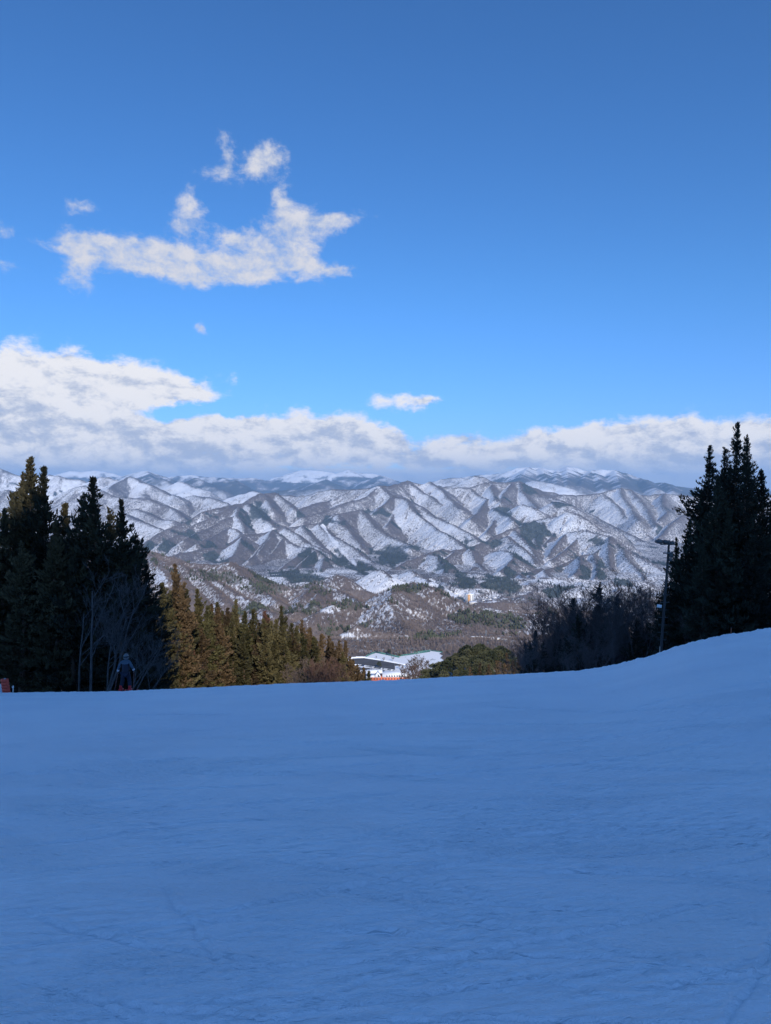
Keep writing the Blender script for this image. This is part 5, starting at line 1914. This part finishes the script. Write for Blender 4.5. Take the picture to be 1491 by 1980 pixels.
def build_skier():
    Y = 36.2
    px = 243
    x = at(px, 1337, Y)[0]
    z = float(ground(x, Y))
    z = max(z, at(px, 1340.5, Y)[2])
    root = empty('person', (x, Y, z + .035))
    tag(root, 'skier seen from behind in a grey blue and navy jacket, helmet and dark trousers', 'person')
    m_skin = plain('skin', (.45, .28, .2), .6, .08, 8)
    m_nav = plain('navy_trousers', (.014, .018, .035), .8, .2, 6)
    m_glove = plain('dark_gloves', (.03, .035, .05), .7, .2, 9)
    m_cuff = plain('pale_cuff', (.5, .55, .6), .7, .1, 9)
    m_boot = plain('red_ski_boot', (.5, .03, .03), .4, .1, 9)
    m_helm = plain('grey_helmet', (.14, .15, .155), .4, .08, 9)
    m_blk = plain('black_strap', (.012, .013, .02), .6, .2, 9)
    # two-tone jacket: pale grey-blue yoke, hood and sleeves over a navy body
    m, nt, b = new_mat('two_tone_jacket')
    tc = nt.nodes.new('ShaderNodeTexCoord')
    sp = nt.nodes.new('ShaderNodeSeparateXYZ')
    nt.links.new(tc.outputs['Object'], sp.inputs[0])
    ax_ = S(nt, sp.outputs[0]).abs()
    zz = S(nt, sp.outputs[2])
    n_ = noise_n(nt, tc.outputs['Object'], 9, 3)
    f = (zz - 1.335 - ax_ * .12).smooth(-.008, .008).max((ax_ - .225).smooth(-.008, .008))
    nt.links.new(mixc(nt, f, (.010, .013, .028), mixc(nt, n_, (.04, .07, .10), (.06, .096, .132))), b.inputs['Base Color'])
    b.inputs['Roughness'].default_value = .75
    # body: head, hands and limbs in one piece under the clothes
    V = [((0, 0, .95), .12), ((0, .02, 1.15), .12), ((0, .05, 1.36), .13), ((0, .07, 1.50), .06), ((0, .09, 1.58), .075), ((0, .11, 1.66), .095), ((0, .11, 1.74), .07)]
    E = [(0, 1), (1, 2), (2, 3), (3, 4), (4, 5), (5, 6)]
    for s, hx, hz, hy in ((-1, .40, .93, .10), (1, .36, .97, .14)):
        k = len(V)
        V += [((s * .19, .05, 1.42), .06), ((s * .31, .0, 1.20), .045), ((s * hx * .97, hy * .8, hz + .07), .03), ((s * hx, hy, hz), .032)]
        E += [(2, k), (k, k + 1), (k + 1, k + 2), (k + 2, k + 3)]
        for j in range(4):
            b0 = len(V)
            q = np.array((s * (hx + .012 * j - .01), hy + .03 - .015 * j, hz - .04))
            V += [(tuple(q), .011), (tuple(q + (-s * .012, .025, -.035)), .009), (tuple(q + (-s * .03, .012, -.052)), .008)]
            E += [(k + 3, b0), (b0, b0 + 1), (b0 + 1, b0 + 2)]
        b0 = len(V)
        V += [((s * (hx - .03), hy + .02, hz - .01), .012), ((s * (hx - .035), hy + .04, hz - .035), .009)]
        E += [(k + 3, b0), (b0, b0 + 1)]
        k = len(V)
        V += [((s * .10, 0, .88), .09), ((s * .17, .08, .50), .06), ((s * .21, -.02, .14), .045)]
        E += [(0, k), (k, k + 1), (k + 1, k + 2)]
    skin('body', V, E, m_skin, root)
    V = [((0, 0, .86), .19), ((0, .01, 1.02), .185), ((0, .03, 1.18), .19), ((0, .055, 1.34), .20), ((0, .075, 1.47), .13), ((0, .09, 1.54), .105), ((0, .085, 1.575), .085)]
    E = [(i, i + 1) for i in range(6)]
    for s, hx, hz, hy in ((-1, .40, .93, .10), (1, .36, .97, .14)):
        k = len(V)
        V += [((s * .175, .05, 1.425), .095), ((s * .25, .03, 1.32), .085), ((s * .325, .0, 1.19), .075), ((s * (hx * .96), hy * .75, hz + .10), .055)]
        E += [(3, k), (k, k + 1), (k + 1, k + 2), (k + 2, k + 3)]
    skin('jacket', V, E, m, root)
    V = [((0, 0, .92), .165)]
    E = []
    for s in (-1, 1):
        k = len(V)
        V += [((s * .105, .0, .84), .125), ((s * .14, .05, .66), .115), ((s * .175, .08, .48), .10), ((s * .20, .02, .28), .095), ((s * .22, -.02, .15), .10)]
        E += [(0, k), (k, k + 1), (k + 1, k + 2), (k + 2, k + 3), (k + 3, k + 4)]
    skin('trousers', V, E, m_nav, root)
    for s in (-1, 1):
        bt = MB()
        bt.lathe([(.001, .0), (.062, .0), (.066, .05), (.062, .10), (.066, .16), (.074, .24), (.07, .27), (.001, .27)], 14, (s * .22, -.03, 0), 1, 1.35)
        bt.box((s * .22, .10, .045), (.105, .17, .085))
        bt.build('boot', m_boot, root, False)
        hx, hz, hy = ((.40, .93, .10), (.36, .97, .14))[0 if s < 0 else 1]
        gl = [((s * hx * .985, hy * .9, hz + .045), .042), ((s * hx, hy, hz - .005), .047), ((s * (hx + .003), hy + .02, hz - .05), .042)]
        ge = [(0, 1), (1, 2)]
        for j in range(4):
            b0 = len(gl)
            q = np.array((s * (hx + .02 - .016 * j), hy + .035, hz - .045 - .004 * j))
            gl += [(tuple(q), .018), (tuple(q + (0, .025, -.035)), .016), (tuple(q + (-s * .012, .002, -.052)), .014)]
            ge += [(2, b0), (b0, b0 + 1), (b0 + 1, b0 + 2)]
        b0 = len(gl)
        gl += [((s * (hx - .045), hy + .03, hz - .02), .018), ((s * (hx - .05), hy + .055, hz - .045), .015)]
        ge += [(1, b0), (b0, b0 + 1)]
        skin('glove', gl, ge, m_glove, root, 1)
        c = MB()
        p0 = np.array((s * hx * .97, hy * .82, hz + .085))
        c.tube([p0, p0 + np.array((s * .012, .02, -.055))], [.062, .058], k=12)
        c.build('cuff', m_cuff, root, True)
    # helmet with goggle strap
    hm = MB()
    pr = [(.001, .155)] + [(.135 * math.cos(a), .155 * math.sin(a)) for a in np.radians((75, 60, 45, 30, 15, 0))] + [(.137, -.05), (.125, -.085), (.11, -.09)]
    hm.lathe(pr, 20, (0, .105, 1.675), .92, 1.12)
    h = hm.build('helmet', m_helm, root, True)
    st = MB()
    st.lathe([(.1385, .035), (.141, .03), (.141, -.015), (.1385, -.02)], 20, (0, .105, 1.675), .92, 1.12)
    st.build('goggle_strap', m_blk, h, True)
    # skis, poles
    slope = math.atan(-float(ground(x, Y + .5) - ground(x, Y - .5)))
    m_ski = plain('red_ski', (.55, .04, .03), .35, .1, 5, spec=.5)
    for s, rz, ox, lab in ((-1, .10, -.25, 'left red ski under the skier, its tail showing beside the boot'), (1, -.05, .22, 'right red ski under the skier')):
        r = empty('ski', (x + ox, Y, z), rz)
        mb = MB()
        for i, (ya, yb, w, dz) in enumerate(((-.85, -.6, .10, 0), (-.6, .5, .075, 0), (.5, .8, .10, 0))):
            mb.box((0, (ya + yb) / 2, -math.tan(slope) * (ya + yb) / 2 + .012), (w, yb - ya + .01, .022), rx=-slope)
        mb.box((0, .88, -math.tan(slope) * .88 + .04), (.09, .2, .02), rx=-slope + .5)
        mb.build('board', m_ski, r)
        MB().box((0, -.18, math.tan(slope) * .18 + .075), (.075, .10, .10), rx=-slope).build('heel_binding', m_boot, r)
        MB().box((0, .2, -math.tan(slope) * .2 + .055), (.075, .10, .06), rx=-slope).build('toe_binding', M_DKGREY, r)
        tag(r, lab, 'ski', "the skier's skis")
    for s, hx, hz, hy, tip, lab in ((-1, .40, .90, .14, (-.44, -.30), "ski pole trailing from the skier's left hand"), (1, .36, .94, .18, (.40, -.02), "upright ski pole in the skier's right hand")):
        top = Vector((s * hx, hy, hz + .05))
        gz_ = float(ground(x + tip[0], Y + tip[1])) - z
        bot = Vector((tip[0], tip[1], gz_ + .0))
        r = empty('ski_pole', (x, Y, z + .035))
        MB().tube([tuple(top), tuple(bot)], [.011, .008], k=8).build('shaft', plain('pole_shaft', (.25, .12, .11), .4, .1, 6, metal=.3), r)
        MB().tube([tuple(top + Vector((0, 0, .05))), tuple(top - (top - bot).normalized() * .10)], .018, k=8).build('grip', m_blk, r)
        c = bot + (top - bot).normalized() * .06
        MB().tube([tuple(c - Vector((0, 0, .006))), tuple(c + Vector((0, 0, .006)))], .045, k=10).build('basket', m_blk, r)
        tag(r, lab, 'ski pole', "the skier's poles")


build_skier()

# ------------------------------------------------------------------ sky, clouds, haze and sun
SKY_ROT = math.pi + SUN_AZ         # the sun of the sky stands behind the camera, to the right


def azel(px, py):
    x, z = ray(px, py)
    n = math.sqrt(x * x + 1 + z * z)
    return math.degrees(math.atan2(x, 1)), math.degrees(math.asin(z / n))


# clouds by the direction they stand in: pixel centre, half size, strength
WISPS = [(428, 297, 14, 30, .8), (495, 322, 52, 26, 1.0), (520, 300, 30, 14, .7), (395, 320, 30, 16, .35),
         (150, 465, 50, 18, .75), (230, 483, 70, 24, .95), (330, 512, 110, 28, 1.15), (450, 522, 110, 24, 1.1), (150, 525, 28, 40, .75), (372, 400, 24, 34, .9), (345, 440, 36, 16, .8),
         (560, 450, 62, 40, 1.1), (548, 390, 14, 30, .8), (640, 425, 50, 17, 1.0), (560, 505, 60, 18, .9), (655, 525, 34, 14, 1.0), (440, 455, 28, 18, .75),
         (160, 402, 34, 13, .75), (727, 415, 14, 8, .5), (3, 445, 18, 24, .6), (10, 510, 26, 12, .6), (393, 636, 13, 11, 1.0), (475, 470, 40, 16, .5)]
HEAPS = [(150, 738, 95, 42, 1.2), (40, 752, 90, 44, 1.15), (235, 755, 90, 38, 1.0), (345, 755, 68, 24, 1.1), (110, 795, 130, 30, .7), (20, 800, 100, 40, .8), (395, 800, 24, 12, .6),
         (150, 850, 220, 42, 1.2), (420, 850, 150, 36, 1.1), (560, 832, 110, 30, 1.1), (650, 840, 70, 30, 1.05), (735, 855, 46, 22, .8), (560, 875, 260, 30, 1.1), (100, 890, 260, 34, 1.2),
         (775, 777, 52, 20, .95), (825, 775, 22, 8, .6), (900, 850, 58, 14, .8), (1060, 855, 62, 28, 1.05), (1160, 862, 80, 28, 1.1), (1285, 842, 70, 30, 1.1), (1220, 850, 60, 24, 1.0), (1400, 862, 100, 32, 1.1), (1470, 830, 30, 24, .6),
         (900, 890, 180, 20, .9), (1250, 895, 250, 30, 1.1), (1500, 890, 120, 40, 1.0), (-150, 780, 160, 90, 1.1), (1650, 860, 160, 50, 1.0), (450, 740, 10, 16, .4), (330, 797, 100, 11, -.9), (430, 790, 50, 16, -.5)]


def build_sky():
    w = bpy.data.worlds.new('World')
    SC.world = w
    w.use_nodes = True
    nt = w.node_tree
    bg = nt.nodes['Background']
    sky = nt.nodes.new('ShaderNodeTexSky')
    sky.sky_type = 'NISHITA'
    sky.sun_disc = False
    sky.sun_elevation = SUN_EL
    sky.sun_rotation = SKY_ROT
    sky.altitude = 1200
    sky.air_density = 1.0
    sky.dust_density = 0.4
    sky.ozone_density = 2.0
    tint = nt.nodes.new('ShaderNodeMix')
    tint.data_type = 'RGBA'
    tint.blend_type = 'MULTIPLY'
    tint.inputs[0].default_value = 1
    nt.links.new(sky.outputs[0], tint.inputs[6])
    tint.inputs[7].default_value = (.385, .80, 1.24, 1)
    skyc = tint.outputs[2]
    tc = nt.nodes.new('ShaderNodeTexCoord')
    d = tc.outputs['Generated']
    sep = nt.nodes.new('ShaderNodeSeparateXYZ')
    nt.links.new(d, sep.inputs[0])
    X, Y, Z = (S(nt, sep.outputs[i]) for i in range(3))
    az = X.atan2(Y) * 57.29578
    el = Z.asin() * 57.29578

    # the lowest sky is a purer blue than the bare model gives
    t2 = nt.nodes.new('ShaderNodeMix')
    t2.data_type = 'RGBA'
    t2.blend_type = 'MULTIPLY'
    t2.inputs[0].default_value = 1
    nt.links.new(skyc, t2.inputs[6])
    nt.links.new(mixc(nt, el.smooth(-2, 16), (1.0, .78, .98), (1, 1, 1)), t2.inputs[7])
    skyc = t2.outputs[2]

    def dirvec(sx, sy):
        c = nt.nodes.new('ShaderNodeCombineXYZ')
        nt.links.new((az * sx).v, c.inputs[0])
        nt.links.new((el * sy).v, c.inputs[1])
        return c.outputs[0]

    def field(blobs, vec):
        tot = None
        for (px, py, rx, ry, amp) in blobs:
            a0, e0 = azel(px, py)
            ra, re = rx * .0402 * 1.15, ry * .0402 * 1.15
            m = nt.nodes.new('ShaderNodeVectorMath')
            m.operation = 'MULTIPLY_ADD'
            nt.links.new(vec, m.inputs[0])
            m.inputs[1].default_value = (1 / ra, 1 / re, 0)
            m.inputs[2].default_value = (-a0 / ra, -e0 / re, 0)
            q = nt.nodes.new('ShaderNodeVectorMath')
            q.operation = 'DOT_PRODUCT'
            nt.links.new(m.outputs[0], q.inputs[0])
            nt.links.new(m.outputs[0], q.inputs[1])
            g = S(nt, .36788)._m('POWER', S(nt, q.outputs['Value']))
            tot = g * amp if tot is None else g._m('MULTIPLY_ADD', amp, tot)
        return tot

    def comb(a, e):
        c = nt.nodes.new('ShaderNodeCombineXYZ')
        nt.links.new(a.v, c.inputs[0])
        nt.links.new(e.v, c.inputs[1])
        return c.outputs[0]
    # ragged, wind-torn cloud shreds
    wv = dirvec(.30, .36)
    w1 = noise_n(nt, wv, 1.0, 4, .62, out='Color', dims='2D')
    sc = nt.nodes.new('ShaderNodeSeparateColor')
    nt.links.new(w1.v, sc.inputs[0])
    ax = az + (S(nt, sc.outputs[0]) - .5) * 2.0
    ex = el + (S(nt, sc.outputs[1]) - .5) * 1.5
    f1 = noise_n(nt, dirvec(.42, .62), 1.0, 8, .68, dist=.12, dims='2D')
    fw = field(WISPS, comb(ax, ex))
    dw = ((fw.min(1.15)) + (f1 - .5) * 2.0).smooth(.38, 1.4)
    dw = dw * (fw.smooth(.08, .35))
    # heaped clouds above the horizon
    s2 = sc
    a2 = az + (S(nt, s2.outputs[0]) - .5) * 2.2
    e2 = el + (S(nt, s2.outputs[1]) - .5) * 1.7
    fh = field(HEAPS, comb(a2, e2))
    f2 = noise_n(nt, dirvec(.34, .62), 1.0, 8, .66, dist=.1, dims='2D')
    dh = (fh.min(1.35) + (f2 - .5) * 1.8).smooth(.34, 1.08)
    dh = dh * fh.smooth(.1, .35)
    bank = (1.0 - el.smooth(.9, 2.6)) 
    dh = dh.max(1.0 - el.smooth(.9, 1.9)).max((bank + (f2 - .5) * .7).smooth(.25, .8) * .95)
    # sunlit and shaded sides painted into the heaps' colour, brighter up and right
    off = nt.nodes.new('ShaderNodeCombineXYZ')
    nt.links.new(((az + .55) * .34).v, off.inputs[0])
    nt.links.new(((el + .60) * .62).v, off.inputs[1])
    f3 = noise_n(nt, off.outputs[0], 1.0, 6, .66, dist=.1, dims='2D')
    lit_side = (f2 - f3) * 2.6
    broad = noise_n(nt, dirvec(.16, .35), 1.0, 3, .5, dims='2D')
    lit = ((fh - .55) * -.10 + .84 + lit_side * .95 + (broad - .5) * 1.2 + (el - 5.0) * .055).clamp()
    chh = mixc(nt, lit.smooth(0, 1), (.46, .53, .69), (.93, .92, .935))
    low = (1.0 - el.smooth(.6, 3.0))
    chh = mixc(nt, low * .75, chh, (.48, .58, .79))
    k = 1 / .124
    cww = mixc(nt, f1.smooth(.35, .7), (.60, .64, .74), (.72, .725, .79))

    def scaled(col):
        n = nt.nodes.new('ShaderNodeMix')
        n.data_type = 'RGBA'
        n.blend_type = 'MULTIPLY'
        n.inputs[0].default_value = 1
        nt.links.new(col, n.inputs[6])
        n.inputs[7].default_value = (k, k, k, 1)
        return n.outputs[2]
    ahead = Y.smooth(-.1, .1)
    # unseen sky behind the camera boosted, with cloud added, to brighten the shaded snow
    rear_boost = nt.nodes.new('ShaderNodeMix')
    rear_boost.data_type = 'RGBA'
    rear_boost.blend_type = 'MULTIPLY'
    rear_boost.inputs[0].default_value = 1
    nt.links.new(skyc, rear_boost.inputs[6])
    nt.links.new(mixc(nt, Y.smooth(-.3, .25), (1.75, 1.75, 1.7), (1, 1, 1)), rear_boost.inputs[7])
    skyc = rear_boost.outputs[2]
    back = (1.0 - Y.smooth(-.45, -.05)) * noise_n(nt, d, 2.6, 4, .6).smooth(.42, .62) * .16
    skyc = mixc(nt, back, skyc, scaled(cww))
    c = mixc(nt, dw * ahead, skyc, scaled(cww))
    c = mixc(nt, dh * ahead, c, scaled(chh))
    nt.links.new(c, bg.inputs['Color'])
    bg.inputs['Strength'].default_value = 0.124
    sun = bpy.data.lights.new('sun', 'SUN')
    sun.energy = 4.7
    sun.angle = math.radians(.53)
    sun.color = (1.0, .93, .83)
    so = bpy.data.objects.new('sun', sun)
    COL.objects.link(so)
    so.rotation_euler = (math.pi / 2 - SUN_EL, 0, -SUN_AZ)


build_sky()


def build_haze():
    mb = MB()
    mb.box((0, 17500, -60), (64000, 38500, 1560))
    m = bpy.data.materials.new('haze_air')
    m.use_nodes = True
    nt = m.node_tree
    nt.nodes.clear()
    out = nt.nodes.new('ShaderNodeOutputMaterial')
    v = nt.nodes.new('ShaderNodeVolumePrincipled')
    v.inputs['Color'].default_value = (.40, .66, 1.0, 1)
    v.inputs['Density'].default_value = 3.8e-5
    v.inputs['Anisotropy'].default_value = 0.0
    nt.links.new(v.outputs[0], out.inputs['Volume'])
    o = mb.build('haze', m)
    tag(o, 'thin blue haze in the air over the valley', 'haze', kind='stuff')


build_haze()
SC.view_settings.view_transform = 'Standard'
SC.view_settings.look = 'None'
SC.view_settings.exposure = 0
SC.view_settings.gamma = 1
SC.cycles.use_denoising = True
SC.cycles.max_bounces = 6
SC.cycles.volume_bounces = 0
